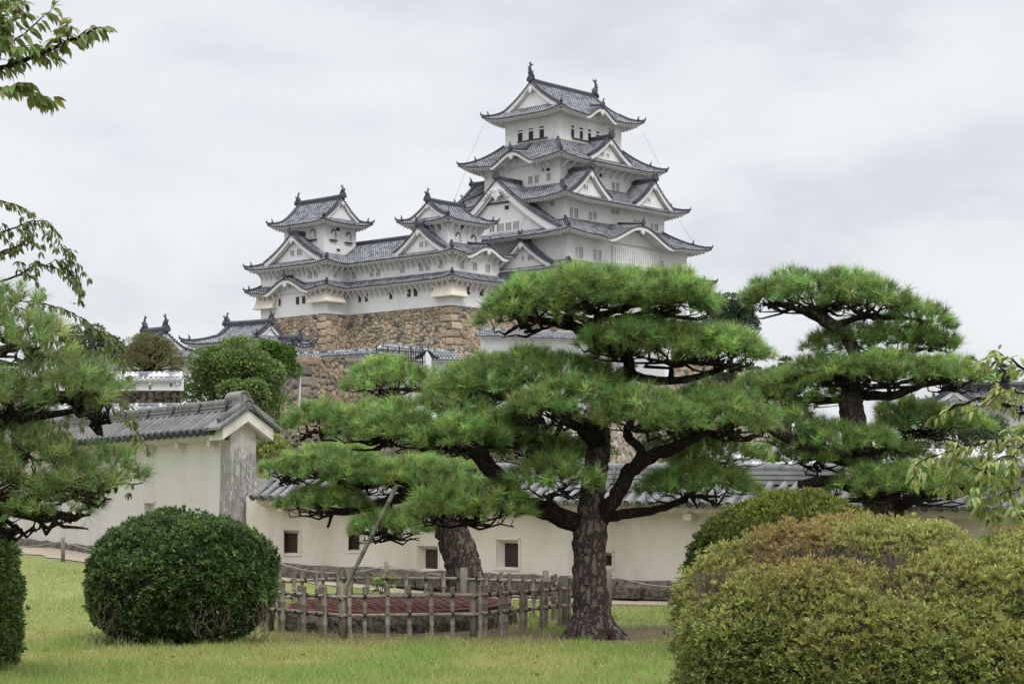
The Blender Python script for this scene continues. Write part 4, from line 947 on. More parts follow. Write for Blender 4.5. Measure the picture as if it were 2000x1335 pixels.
for s in (1, -1):
    pk = P3(739.5, 674.5, 189); ft = P3(739.5 + s * 17 + (3 if s > 0 else 0), 690 + (2 if s > 0 else 0), 189 - (1.5 if s > 0 else -1.2))
    gbm.box(pk, ft - pk, Vector((.2, .5, 0)), UZ * -.5, 0)
o_ = gbm.build('gable_board', [M['trim']], bpy.data.objects['far_wall.003'])
a, b = P3(822, 702, 182), P3(895, 706, 184)
tiled_wall('far_wall', (a.x, 182), (b.x, 184), 10, 10, P3(0, 703, 182).z, P3(0, 704, 184).z, .8, 1.3, .7, .36, dm, 'dark tiled coping just beyond the short gate wall, half behind pine foliage', 'wall', (), 0, detail=False)
a, b = P3(938, 700, 224), P3(1180, 712, 212)
tiled_wall('far_wall', (a.x, 226), (b.x + 6, 206), 10, 10, P3(0, 656, 226).z, P3(0, 668, 206).z, .9, 1.3, .6, .4, dm, 'white plaster wall running behind the biggest pine from the stone base corner', 'wall', (), 0, detail=False)
# iron fence by the gate
fe = MB(); a, b = P3(735, 703, 174), P3(830, 708, 172)
for k in range(22):
    p = a.lerp(b, k / 21); fe.tube([p - UZ * .3, p + UZ * (1.05 if k % 5 else 1.3)], .035 if k % 5 else .07, 5)
for z in (.1, .9): fe.tube([a + UZ * z, b + UZ * z], .04, 5)
tag(fe.build('iron_fence', [M['cord']], None, a), 'black iron fence on top of the grey retaining wall', 'fence')

def gate_roof(name, loc, rot, ha, hb, ze, rise, label, wall_h, over=1.2, fish=1.2, lift=.5, group=None):
    """small hip-and-gable roofed turret with its own plan direction"""
    global UL, UR
    su, sr = UL.copy(), UR.copy(); R_ = Matrix.Rotation(math.radians(rot), 3, 'Z'); UL, UR = R_ @ UL, R_ @ UR
    fr = Frame((loc[0], loc[1])); root = empty(name, fr.p(0, 0, ze - wall_h), label, 'turret', group)
    storey(fr, root, 0, 0, ha, hb, ze - wall_h, ze + .3)
    r1 = rise * .38; run = over + ha * .42
    skirt(fr, root, 0, 0, ha, hb, over, run, ze, r1, lift, 3, sp=.4)
    hw = ha + over - run; gable(fr, root, 'L', hb + over - run + .1, 0, ze + r1 - .05, hw * 1.02, rise - r1, 2 * (hb + over - run) + .2, ov=.4, bw=.35, both=True, pendant=.5, fish=fish, sp=.4)
    UL, UR = su, sr; return root, fr
gate_roof('gate_turret', (-29.6, 224), -84, 3.6, 4.6, P3(0, 671, 222).z, 2.3, 'dark tiled turret rising behind the round tree, below the tan stone base', 5, fish=1.1)
gate_roof('gate_turret', (-38.0, 212), -96, 4.4, 3.6, P3(0, 702, 212).z, 2.9, 'turret roof with two fish finials behind the olive green tree', 4, fish=1.4)
gate_roof('gate_turret', (-22.9, 206), -84, .9, 1.1, P3(0, 681, 206).z, .9, 'tiny tiled roof at the foot of the stone base beside the bright green tree', 4, fish=.0, over=.7)
gate_roof('gate_turret', (32.6, 147), -150, 2.5, 3.0, P3(0, 800, 147).z, 1.5, 'pale grey tiled roof with white gable facing out, behind the yellowish cherry branch', 4, fish=.0, over=.9)
gate_roof('gate_turret', (39.5, 151), -50, 2.2, 7.0, P3(0, 797, 151).z, 1.5, 'long grey tiled roof with level ridge behind the yellowish cherry branch', 4, fish=.0, over=.9)
# white jointed roofs just behind the low wall
a, b = P3(1395, 900, 62), P3(1552, 905, 58)
tiled_wall('inner_wall', (a.x, 63), (b.x, 56), 1.0, 1.0, P3(0, 926, 62).z, P3(0, 930, 57).z, .5, .95, .75, .30, (M['white'], M['wtile'], M['trim']), 'white jointed tile roof between the biggest pine and the upright pine trunk', 'wall', (), 0, detail=False)
a, b = P3(1550, 940, 50), P3(1660, 940, 49)
tiled_wall('inner_wall', (a.x, 50), (b.x + 1.5, 48), .9, .9, P3(0, 950, 50).z, P3(0, 952, 49).z, .4, .5, .6, .27, (M['white'], M['wtile'], M['gtile']), 'short tiled wall crossing behind the yew mound', 'wall', (), 0, detail=False)
a, b = P3(1690, 925, 66), P3(1990, 870, 72)
tiled_wall('inner_wall', (a.x, 66), (b.x + 2, 72), 1.0, 1.0, P3(0, 922, 66).z, P3(0, 920, 72).z, .6, .8, .7, .33, (M['white'], M['wtile'], M['trim']), 'pale jointed tile roof glimpsed behind the cherry branch and lowest pine pad', 'wall', (), 0, detail=False)
# ------------------------------------------------------------------ foliage builders
def tri_fan_needles(Pt, D, K, ln, wd, r, spread=(18, 72), shoot=.09):
    """needle brushes: K thin triangles around each shoot (Pt, D)"""
    n = len(Pt); D = unit(D); a = unit(np.cross(D, r.normal(size=(n, 3)))); b = np.cross(D, a)
    th = np.radians(r.uniform(spread[0], spread[1], (n, K))); ph = r.uniform(0, 2 * np.pi, (n, K))
    d = (D[:, None, :] * np.cos(th)[..., None] + (a[:, None, :] * np.cos(ph)[..., None] + b[:, None, :] * np.sin(ph)[..., None]) * np.sin(th)[..., None])
    base = Pt[:, None, :] + D[:, None, :] * (r.uniform(0, shoot, (n, K))[..., None])
    l = ln * r.uniform(.7, 1.15, (n, K)) * r.uniform(.85, 1.12, (n, 1)); tip = base + d * l[..., None]; tip[..., 2] -= .04 * l * np.sin(th)
    w = np.cross(d, r.normal(size=(n, K, 3))); w = unit(w) * wd * .5
    V_ = np.stack([base - w, base + w, tip], 2).reshape(-1, 3); return V_, np.arange(len(V_)).reshape(-1, 3)
def pine(name, label, cat, trunk, limbs, pads, seed, col=(.210, .318, .090), ln=.158, wd=.0082, dens=150, K=46, rough_px=None, group=None, brown=0.0):
    """trunk / limbs: lists of (px, py, depth, radius_m); pads: (px, py_base, halfwidth_px, height_px, depth, halfdepth_m)"""
    r = np.random.default_rng(seed); random.seed(seed)
    tp = [P3(*t[:3]) for t in trunk]; base = tp[0].copy(); root = empty(name, base, label, cat, group)
    def smooth(pts, rad, k=4):
        P_, R_ = [], []
        for i in range(len(pts) - 1):
            p0, p1, p2, p3 = pts[max(i - 1, 0)], pts[i], pts[i + 1], pts[min(i + 2, len(pts) - 1)]
            for j in range(k):
                t = j / k; P_.append(0.5 * ((2 * p1) + (p2 - p0) * t + (2 * p0 - 5 * p1 + 4 * p2 - p3) * t * t + (3 * p1 - p0 - 3 * p2 + p3) * t ** 3)); R_.append(rad[i] * (1 - t) + rad[i + 1] * t)
        return P_ + [pts[-1]], R_ + [rad[-1]]
    tb = MB(); P_, R_ = smooth(tp, [t[3] for t in trunk], 7)
    P_ = [p + Vector((random.uniform(-1, 1), random.uniform(-1, 1), 0)) * (.05 * q) for p, q in zip(P_, R_)]
    tb.tube(P_, R_, 18, 0, True, True, .07); tb.build('trunk', M['bark'], root)
    if tp[0].z > -.6 and trunk[0][3] > .25 and name == 'pine_tree':        # surface roots that settle the trunk into the turf
        rt = MB()
        for k in range(7):
            an = k * .9 + random.uniform(-.3, .3); dv = Vector((math.cos(an), math.sin(an), 0)); q = tp[0] + Vector((0, 0, .12)); e = random.uniform(.22, .48)
            rt.tube([q + dv * .10 + UZ * .30, q + dv * .24 + UZ * .07, q + dv * (.24 + e * .4) - UZ * .04, q + dv * (.24 + e) + Vector((random.uniform(-.15, .15), random.uniform(-.15, .15), -.16))], [.13, .115, .07, .03], 8, 0, True, True, .1)
        rt.build('roots', M['bark'], root)
    lb = MB(); anchors = []
    for lm in limbs:
        pts = [P3(*t[:3]) for t in lm]; P_, R_ = smooth(pts, [t[3] for t in lm], 5)
        P_ = [p + Vector((random.uniform(-1, 1), random.uniform(-1, 1), random.uniform(-1, 1))) * (.16 * q) for p, q in zip(P_, R_)]
        lb.tube(P_, R_, 10, 0, True, True, .09); anchors += P_[2:]
    anchors += [Vector(p) for p in tp[len(tp) // 2:]]
    if len(lb.v): lb.build('limbs', M['bark2'], root)
    tw = MB(); VV, FF, CC = [], [], []; nv = 0
    for pd in pads:
        px, py, hw, hh, d, hd = pd[:6]; c = P3(px, py, d); rx, rz, ry = hw / F * d, hh / F * d, hd; area = math.pi * rx * ry
        n1 = max(30, int(area * dens)); sd = int(r.integers(1e6))
        rr = np.sqrt(r.uniform(0, 1, n1)) ** .86; ph = r.uniform(0, 2 * np.pi, n1); edge = 1 + .07 * np.sin(ph * 3 + sd) + .05 * np.sin(ph * 7 + sd * .7) + .04 * np.sin(ph * 12 + sd * .3)
        ux, uy = rr * np.cos(ph), rr * np.sin(ph)
        lump = vnoise(np.stack([ux * rx / .42, uy * ry / .42, np.full(n1, sd % 97)], 1), 3)
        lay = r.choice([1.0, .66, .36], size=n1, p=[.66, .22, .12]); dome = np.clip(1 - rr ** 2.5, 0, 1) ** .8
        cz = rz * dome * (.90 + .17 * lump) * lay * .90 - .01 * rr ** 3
        pt = np.stack([ux * rx * edge * (.94 + .06 * lay), uy * ry * edge, cz], 1) + np.array(c) + r.normal(size=(n1, 3)) * .018
        nn = unit(np.stack([ux * (.25 + rr * rr), uy * (.25 + rr * rr), 1.02 - .72 * rr ** 2], 1))
        dr = unit(nn + np.array([0, 0, .38]) + r.normal(size=pt.shape) * .24)
        cl = pt[r.permutation(n1)[:max(12, n1 // 6)]]; ncl = len(cl)
        V_, F_ = tri_fan_needles(pt, dr, K, ln, wd, r); nt = len(pt)
        hero = 1 + .30 * (r.uniform(size=nt) < .3) * (lay == 1.0); V_ = ((V_.reshape(nt, -1, 3) - pt[:, None, :]) * (.88 + .22 * (hero[:, None, None] - 1) / .3 * 1.2) + pt[:, None, :]).reshape(-1, 3)
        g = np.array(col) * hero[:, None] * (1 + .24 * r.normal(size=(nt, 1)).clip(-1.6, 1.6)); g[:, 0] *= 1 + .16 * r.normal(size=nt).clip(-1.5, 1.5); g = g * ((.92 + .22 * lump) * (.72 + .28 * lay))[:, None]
        nb = r.uniform(size=(nt, K)) < (.025 + brown); cc = np.repeat(g[:, None, :], K, 1); cc = cc * r.uniform(.75, 1.25, (nt, K, 1)); cc[nb] = np.array((.20, .13, .05)) * .9
        VV.append(V_); FF.append(F_ + nv); nv += len(V_); CC.append(np.repeat(cc.reshape(-1, 3), 3, 0))
        # the pad's own fan of crooked twigs, spreading from the nearest limb
        hub = min(anchors, key=lambda a: (a - c).length) if anchors else c; h0 = Vector(c) + Vector((0, 0, -.10 * rz))
        if (hub - c).length > .15: tw.tube([hub, hub.lerp(h0, .5) + Vector((0, 0, -.04)), h0], [.042, .036, .03], 6, 0, True, True, .1)
        mains = []
        for k in range(int(7 + area * 3)):
            q = cl[r.integers(ncl)]; e = Vector(q) - Vector((0, 0, .10 + .25 * rz * random.random())); s_ = h0 + Vector((random.uniform(-.3, .3) * rx, random.uniform(-.3, .3) * ry, random.uniform(-.05, .05)))
            m1 = s_.lerp(e, .4) + Vector((random.uniform(-.07, .07), random.uniform(-.07, .07), random.uniform(-.10, .0))); m2 = s_.lerp(e, .75) + Vector((random.uniform(-.06, .06), random.uniform(-.06, .06), random.uniform(-.06, .03)))
            tw.tube([s_, m1, m2, e], [.024, .018, .013, .008], 5, 0, False, True, .12); mains += [m1, m2, e]
        if mains:
            MA = np.array([list(v) for v in mains])
            for q in cl[r.uniform(size=ncl) < .75]:
                j = int(np.argmin(((MA - q) ** 2).sum(1))); a = Vector(MA[j]); e = Vector(q) - Vector((0, 0, .02))
                if (e - a).length < .9: tw.tube([a, a.lerp(e, .55) + Vector((random.uniform(-.04, .04), random.uniform(-.04, .04), -.03)), e], [.010, .007, .005], 4, 0, False)
    if len(tw.v): tw.build('twigs', M['bark2'], root)
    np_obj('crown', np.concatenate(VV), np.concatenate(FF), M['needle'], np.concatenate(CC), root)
    return root

def quads_leaf(Pt, D, l, w, r, fold=.25):
    """pointed leaves: one folded diamond (two triangles) per point"""
    n = len(Pt); D = unit(D); s = unit(np.cross(D, r.normal(size=(n, 3)))); u = np.cross(s, D)
    l = np.broadcast_to(l, (n,))[:, None]; w = np.broadcast_to(w, (n,))[:, None]
    a = Pt; b = Pt + D * l * .45 + s * w * .5 + u * w * fold; c = Pt + D * l; d = Pt + D * l * .45 - s * w * .5 + u * w * fold
    V_ = np.stack([a, b, c, d], 1).reshape(-1, 3); i = np.arange(n)[:, None] * 4
    return V_, np.concatenate([i + np.array([[0, 1, 2]]), i + np.array([[0, 2, 3]])], 1).reshape(-1, 3)
def leaf_tree(name, label, cat, px, py, hw, hh, d, hd, n, size, col, seed, trunk_to=None, clumps=34, group=None, fine=1.0, colb=None, open_=.55, tr_r=.25, taper=0.0):
    """broadleaf crown of leaf sprays: (px,py) crown centre, half sizes in photo pixels, depth d"""
    r = np.random.default_rng(seed); random.seed(seed); c = np.array(P3(px, py, d)); R_ = np.array([hw / F * d, hd, hh / F * d])
    foot = Vector((c[0], c[1], float(zg(c[0], c[1])))); root = empty(name, foot, label, cat, group)
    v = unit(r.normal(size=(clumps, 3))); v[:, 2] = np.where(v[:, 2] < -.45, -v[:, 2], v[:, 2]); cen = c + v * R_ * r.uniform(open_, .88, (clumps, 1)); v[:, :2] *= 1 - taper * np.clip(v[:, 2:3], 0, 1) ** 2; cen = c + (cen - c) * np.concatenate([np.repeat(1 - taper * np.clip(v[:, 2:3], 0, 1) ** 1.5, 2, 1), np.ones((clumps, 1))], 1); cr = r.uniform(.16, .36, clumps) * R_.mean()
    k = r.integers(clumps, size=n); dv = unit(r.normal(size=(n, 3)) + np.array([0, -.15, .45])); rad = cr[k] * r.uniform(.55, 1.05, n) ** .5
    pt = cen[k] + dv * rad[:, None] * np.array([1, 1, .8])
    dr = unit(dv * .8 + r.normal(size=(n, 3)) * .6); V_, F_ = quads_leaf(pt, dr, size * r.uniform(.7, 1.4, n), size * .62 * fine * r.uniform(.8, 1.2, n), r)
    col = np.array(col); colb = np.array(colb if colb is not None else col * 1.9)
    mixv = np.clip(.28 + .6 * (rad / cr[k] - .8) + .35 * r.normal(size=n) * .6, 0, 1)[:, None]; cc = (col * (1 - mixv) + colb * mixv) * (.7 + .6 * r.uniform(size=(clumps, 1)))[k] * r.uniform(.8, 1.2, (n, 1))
    tb = MB(); top = Vector(c); tb.tube([foot - UZ * .3, foot.lerp(top, .5) + Vector((.1, 0, 0)), top + UZ * R_[2] * .2], [tr_r, tr_r * .8, tr_r * .4], 8)
    tb.build('trunk', M['bark2'], root); br = MB()
    for q in cen: m_ = top.lerp(Vector(q), .5) + Vector((0, 0, -.08 * R_[2])); br.tube([top - UZ * R_[2] * .3, m_, Vector(q)], [tr_r * .35, tr_r * .22, tr_r * .08], 5, 0, False)
    br.build('limbs', M['bark2'], root)
    np_obj('crown', V_, F_, M['leaf'], np.repeat(cc, 4, 0), root); return root

def mound(name, label, lobes, n_per_m2, K, l, w, cfun, seed, bald=(), noise=.05, cutz=.03, spread=.9, core=.93, loc=None, twig_n=60, tuft=.0, skin=M['twig']):
    """clipped shrub: leaf rosettes over the joined surface of superellipsoid lobes (centre, radii, exponent)"""
    r = np.random.default_rng(seed); random.seed(seed); PT, NN = [], []
    def inside(p, lb, f=1.0):
        c, R_, e = lb; q = np.abs((p - np.array(c)) / np.array(R_)); return (q ** e).sum(1) < f
    def surf(n, lb, rr=r):
        c, R_, e = lb; u = unit(rr.normal(size=(n, 3))); s = (np.abs(u) ** e).sum(1) ** (-1 / e); q = u * s[:, None]; p = q * np.array(R_)
        g = unit(np.sign(q) * np.abs(q) ** (e - 1) / np.array(R_)); return p, g
    for lb in lobes:
        c, R_, e = lb; area = 4 * math.pi * ((R_[0] * R_[1]) ** 1.6 / 3 + (R_[0] * R_[2]) ** 1.6 / 3 + (R_[1] * R_[2]) ** 1.6 / 3) ** (1 / 1.6); n = int(area * n_per_m2)
        p, g = surf(n, lb); p = p + np.array(c); nz = vnoise(p * 2.3, seed) * .6 + vnoise(p * 6.1, seed + 1) * .4; p = p + g * (nz * noise)[:, None]
        keep_ = (p[:, 2] > cutz) & (p[:, 1] < c[1] + R_[1] * .75)
        for ob in lobes:
            if ob is not lb: keep_ &= ~inside(p, ob, .9)
        for (bc, br_) in bald:
            dd = np.linalg.norm((p - np.array(bc)) / np.array(br_), axis=1); keep_ &= r.uniform(size=n) < np.clip((dd - .55) / .6, .07, 1)
        PT.append(p[keep_]); NN.append(g[keep_])
    p, g = np.concatenate(PT), np.concatenate(NN); n = len(p); foot = Vector(loc if loc is not None else (lobes[0][0][0], lobes[0][0][1], 0)); root = empty(name, foot, label, 'shrub')
    if tuft: p = p + g * (r.normal(size=n) * tuft)[:, None]
    q = np.repeat(p, K, 0); gn = np.repeat(g, K, 0); dr = unit(gn * .75 + np.array([0, 0, .25]) + unit(r.normal(size=q.shape)) * spread); q = q + r.normal(size=q.shape) * l * .12
    V_, F_ = quads_leaf(q, dr, l * r.uniform(.7, 1.25, len(q)), w * r.uniform(.8, 1.2, len(q)), r, .18)
    cc = cfun(p, g, r); cc = np.repeat(cc, K, 0) * r.uniform(.72, 1.28, (n * K, 1)); np_obj('leaves', V_, F_, M['leaf'], np.repeat(cc, 4, 0).clip(0, .9), root)
    tb = MB()
    for lb in lobes:
        c, R_, e = lb; rows = []
        for i in range(15):
            th = math.pi * i / 14; row = []
            for j in range(25):
                ph = 2 * math.pi * j / 24; u = np.array([math.sin(th) * math.cos(ph), math.sin(th) * math.sin(ph), math.cos(th)]); s = (np.abs(u) ** e).sum() ** (-1 / e)
                v_ = np.array(c) + u * s * np.array(R_) * (core + random.uniform(-.02, .02)); v_[2] = max(v_[2], cutz * .5 - .02); row.append(v_)
            rows.append(row)
        tb.grid(rows, 0, True)
    tb.build('branches', skin, root)
    t2 = MB()
    for (bc, br_) in bald:
        for k in range(twig_n):
            o = Vector(bc) + Vector([random.uniform(-1, 1) * b for b in br_]) * .8 + Vector((0, .10, -.12)); e = o + Vector((random.uniform(-.16, .16), random.uniform(-.16, .02), random.uniform(.08, .26)))
            t2.tube([o, o.lerp(e, .5) + Vector((random.uniform(-.03, .03), 0, .02)), e], [.006, .004, .002], 4, 0, False)
    if len(t2.v): t2.build('bare_twigs', M['twig'], root)
    return root

LT = np.array([[0, 0, 0], [0, .33, .03], [0, .68, .0], [0, 1, -.13], [-.5, .30, .10], [-.42, .66, .05], [.5, .30, .10], [.42, .66, .05]])
LF = np.array([[0, 4, 1], [1, 4, 5], [1, 5, 2], [2, 5, 3], [0, 1, 6], [1, 7, 6], [1, 2, 7], [2, 3, 7]])
def big_leaves(Pt, D, U_, l, w):
    """cherry leaves with a folded midrib and drooping tip"""
    D = unit(D); S = unit(np.cross(D, U_)); N_ = np.cross(S, D); n = len(Pt)
    V_ = Pt[:, None, :] + S[:, None, :] * (LT[None, :, 0:1] * w[:, None, None]) + D[:, None, :] * (LT[None, :, 1:2] * l[:, None, None]) + N_[:, None, :] * (LT[None, :, 2:3] * l[:, None, None])
    return V_.reshape(-1, 3), (np.arange(n)[:, None, None] * 8 + LF[None]).reshape(-1, 3)
def cherry(name, label, boughs, seed, l, w, col, step=.05, twigs=2.6, droop=.5, tw_len=.35, trunk=None, side=1.0, hang=.0, per=1):
    """boughs: lists of (px,py,depth,radius); short side twigs carry alternate leaves"""
    r = np.random.default_rng(seed); random.seed(seed); bs = [[P3(*b[:3]) for b in bo] for bo in boughs]
    base = Vector(trunk[0]) if trunk else bs[0][0]; root = empty(name, base, label, 'tree')
    wb = MB(); lp, ld = [], []
    if trunk:
        t = MB(); t.tube([Vector(p) for p in trunk], [.14] + [.11] * (len(trunk) - 1), 10, 0, True, True, .06); t.build('trunk', M['bark2'], root)
    def run(pts, rad, lv):
        L_ = sum((pts[i + 1] - pts[i]).length for i in range(len(pts) - 1)); n = max(3, int(L_ / .06)); P_ = []
        for k in range(n + 1):
            f = k / n * (len(pts) - 1); i = min(int(f), len(pts) - 2); P_.append(pts[i].lerp(pts[i + 1], f - i) + Vector((random.uniform(-1, 1), random.uniform(-1, 1), random.uniform(-1, 1))) * .008)
        wb.tube(P_, [rad * .75 * (1 - .75 * k / n) for k in range(n + 1)], 6, 0, False)
        s = 0
        for k in range(1, n + 1):
            seg = P_[k] - P_[k - 1]; t = seg.normalized()
            for _ in range(int(seg.length / step + random.random()) if (lv or k > n * .25) else 0):
                if True:
                    sd = Vector((random.uniform(-1, 1), random.uniform(-1, 1), random.uniform(-.5, .6))); sd = (sd - t * sd.dot(t)); lp.append(list(P_[k] + sd * .015)); ld.append(list(t * .5 + sd * .8 * side + Vector((0, 0, -droop))))
            if lv < 2 and random.random() < seg.length * twigs * (1.0 if lv == 0 else .6):
                sd = Vector((random.uniform(-1, 1), random.uniform(-.8, .8), random.uniform(-.7, .8))); sd = (sd - t * sd.dot(t) * .6).normalized(); q = P_[k]; ln_ = tw_len * random.uniform(.5, 1.2) * (1 if lv == 0 else .6); dd = (t * .7 + sd * .9).normalized()
                run([q, q + dd * ln_ * .5, q + dd * ln_ + Vector((0, 0, -ln_ * (.15 + hang)))], rad * .4, lv + 1)
        tp = P_[-1]; t = (P_[-1] - P_[-2]).normalized()
        for _ in range(3): lp.append(list(tp)); ld.append(list(t + Vector((random.uniform(-.7, .7), random.uniform(-.7, .7), random.uniform(-.5, .2) - droop * .5))))
    for pts, bo in zip(bs, boughs): run(pts, bo[0][3], 0)
    wb.build('branches', M['bark2'], root); lp, ld = np.array(lp), np.array(ld); n = len(lp)
    up = np.array([0, 0, 1.0]) + r.normal(size=(n, 3)) * .45; ll = l * r.uniform(.65, 1.15, n); V_, F_ = big_leaves(lp, ld, up, ll, ll * w * r.uniform(.85, 1.1, n))
    cc = np.array(col) * r.uniform(.65, 1.3, (n, 1)); cc[:, 0] *= r.uniform(.8, 1.25, n); od = r.uniform(size=n) < .025; cc[od] = np.array((.24, .16, .04)) * r.uniform(.6, 1.2, (od.sum(), 1))
    np_obj('leaves', V_, F_, M['leaf'], np.repeat(cc, 8, 0), root); return root

# ------------------------------------------------------------------ pines
G = lambda px, d: HY + (EYE - float(zg((px - CX) / F * d, d))) * F / d      # photo row of the ground at a depth
MP = 26.0
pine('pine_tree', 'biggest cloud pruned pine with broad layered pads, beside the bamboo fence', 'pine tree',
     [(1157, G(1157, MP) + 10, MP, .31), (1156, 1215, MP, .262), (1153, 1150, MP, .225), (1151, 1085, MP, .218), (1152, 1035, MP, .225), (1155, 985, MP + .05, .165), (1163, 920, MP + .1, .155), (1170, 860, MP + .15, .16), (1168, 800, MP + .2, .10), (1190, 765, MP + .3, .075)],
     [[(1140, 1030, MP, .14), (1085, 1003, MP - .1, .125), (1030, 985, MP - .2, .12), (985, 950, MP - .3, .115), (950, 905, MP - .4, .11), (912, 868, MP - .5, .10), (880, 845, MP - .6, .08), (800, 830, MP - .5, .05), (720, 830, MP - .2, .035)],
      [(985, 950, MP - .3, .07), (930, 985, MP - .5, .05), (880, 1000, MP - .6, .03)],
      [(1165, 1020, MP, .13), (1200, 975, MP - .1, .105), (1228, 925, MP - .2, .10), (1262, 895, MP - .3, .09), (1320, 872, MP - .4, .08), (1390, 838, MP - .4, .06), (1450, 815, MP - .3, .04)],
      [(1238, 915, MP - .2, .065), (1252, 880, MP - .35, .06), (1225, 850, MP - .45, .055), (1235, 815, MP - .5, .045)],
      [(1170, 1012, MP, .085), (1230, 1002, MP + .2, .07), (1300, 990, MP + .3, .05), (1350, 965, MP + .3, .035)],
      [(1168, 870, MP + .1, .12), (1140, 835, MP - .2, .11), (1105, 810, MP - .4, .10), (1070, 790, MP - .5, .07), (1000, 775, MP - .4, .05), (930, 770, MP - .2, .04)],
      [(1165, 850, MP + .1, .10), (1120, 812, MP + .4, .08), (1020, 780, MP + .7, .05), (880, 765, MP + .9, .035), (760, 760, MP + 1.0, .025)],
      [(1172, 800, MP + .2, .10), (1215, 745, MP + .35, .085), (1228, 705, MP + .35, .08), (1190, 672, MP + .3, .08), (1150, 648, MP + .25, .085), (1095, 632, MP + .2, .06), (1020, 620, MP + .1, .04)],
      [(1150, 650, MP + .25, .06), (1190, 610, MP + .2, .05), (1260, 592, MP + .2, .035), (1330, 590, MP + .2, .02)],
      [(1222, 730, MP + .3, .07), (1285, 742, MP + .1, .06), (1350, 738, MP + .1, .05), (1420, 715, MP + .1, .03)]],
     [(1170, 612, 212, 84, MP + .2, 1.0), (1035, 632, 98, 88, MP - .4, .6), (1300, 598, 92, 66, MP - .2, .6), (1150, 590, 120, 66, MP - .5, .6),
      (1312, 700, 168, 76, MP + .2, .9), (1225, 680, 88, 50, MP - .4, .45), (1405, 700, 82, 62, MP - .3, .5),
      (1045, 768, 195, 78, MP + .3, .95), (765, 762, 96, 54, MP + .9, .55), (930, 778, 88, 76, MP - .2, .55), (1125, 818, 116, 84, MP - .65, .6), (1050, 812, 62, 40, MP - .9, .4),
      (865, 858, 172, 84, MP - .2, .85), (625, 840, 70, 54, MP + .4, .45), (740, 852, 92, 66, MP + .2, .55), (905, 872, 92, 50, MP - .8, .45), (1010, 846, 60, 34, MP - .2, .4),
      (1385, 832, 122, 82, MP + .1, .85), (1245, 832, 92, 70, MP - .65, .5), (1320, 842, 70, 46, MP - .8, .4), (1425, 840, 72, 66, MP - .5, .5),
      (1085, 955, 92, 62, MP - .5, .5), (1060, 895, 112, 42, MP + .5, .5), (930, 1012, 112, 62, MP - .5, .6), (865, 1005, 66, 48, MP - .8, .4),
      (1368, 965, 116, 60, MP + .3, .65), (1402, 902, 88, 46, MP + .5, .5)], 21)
SP = 31.6
pine('pine_tree', 'leaning pine held up by a diagonal pole, behind the bamboo fence', 'pine tree',
     [(912, G(912, SP) + 8, SP, .34), (906, 1120, SP, .29), (893, 1070, SP, .28), (872, 1010, SP, .25), (850, 955, SP, .17), (830, 930, SP, .10)],
     [[(872, 1005, SP, .12), (800, 970, SP - .2, .09), (740, 985, SP - .3, .08), (670, 1000, SP - .3, .06), (600, 985, SP - .2, .04)], [(845, 960, SP, .10), (770, 935, SP - .1, .08), (700, 950, SP - .2, .06), (620, 925, SP - .2, .045), (560, 905, SP - .2, .03)],
      [(760, 985, SP - .3, .05), (745, 1040, SP - .4, .04), (690, 1035, SP - .4, .03)], [(650, 1000, SP - .3, .03), (640, 1030, SP - .3, .02)], [(850, 960, SP, .08), (880, 930, SP - .3, .06), (930, 920, SP - .4, .04)]],
     [(655, 922, 105, 48, SP - .2, .8), (560, 932, 45, 40, SP - .3, .4), (720, 942, 85, 42, SP - .5, .55), (815, 950, 125, 50, SP - .2, .8), (630, 992, 85, 42, SP - .3, .65), (760, 1042, 75, 42, SP - .5, .6), (905, 950, 80, 45, SP + .3, .6)], 22, wd=.0085)
RP = 29.5
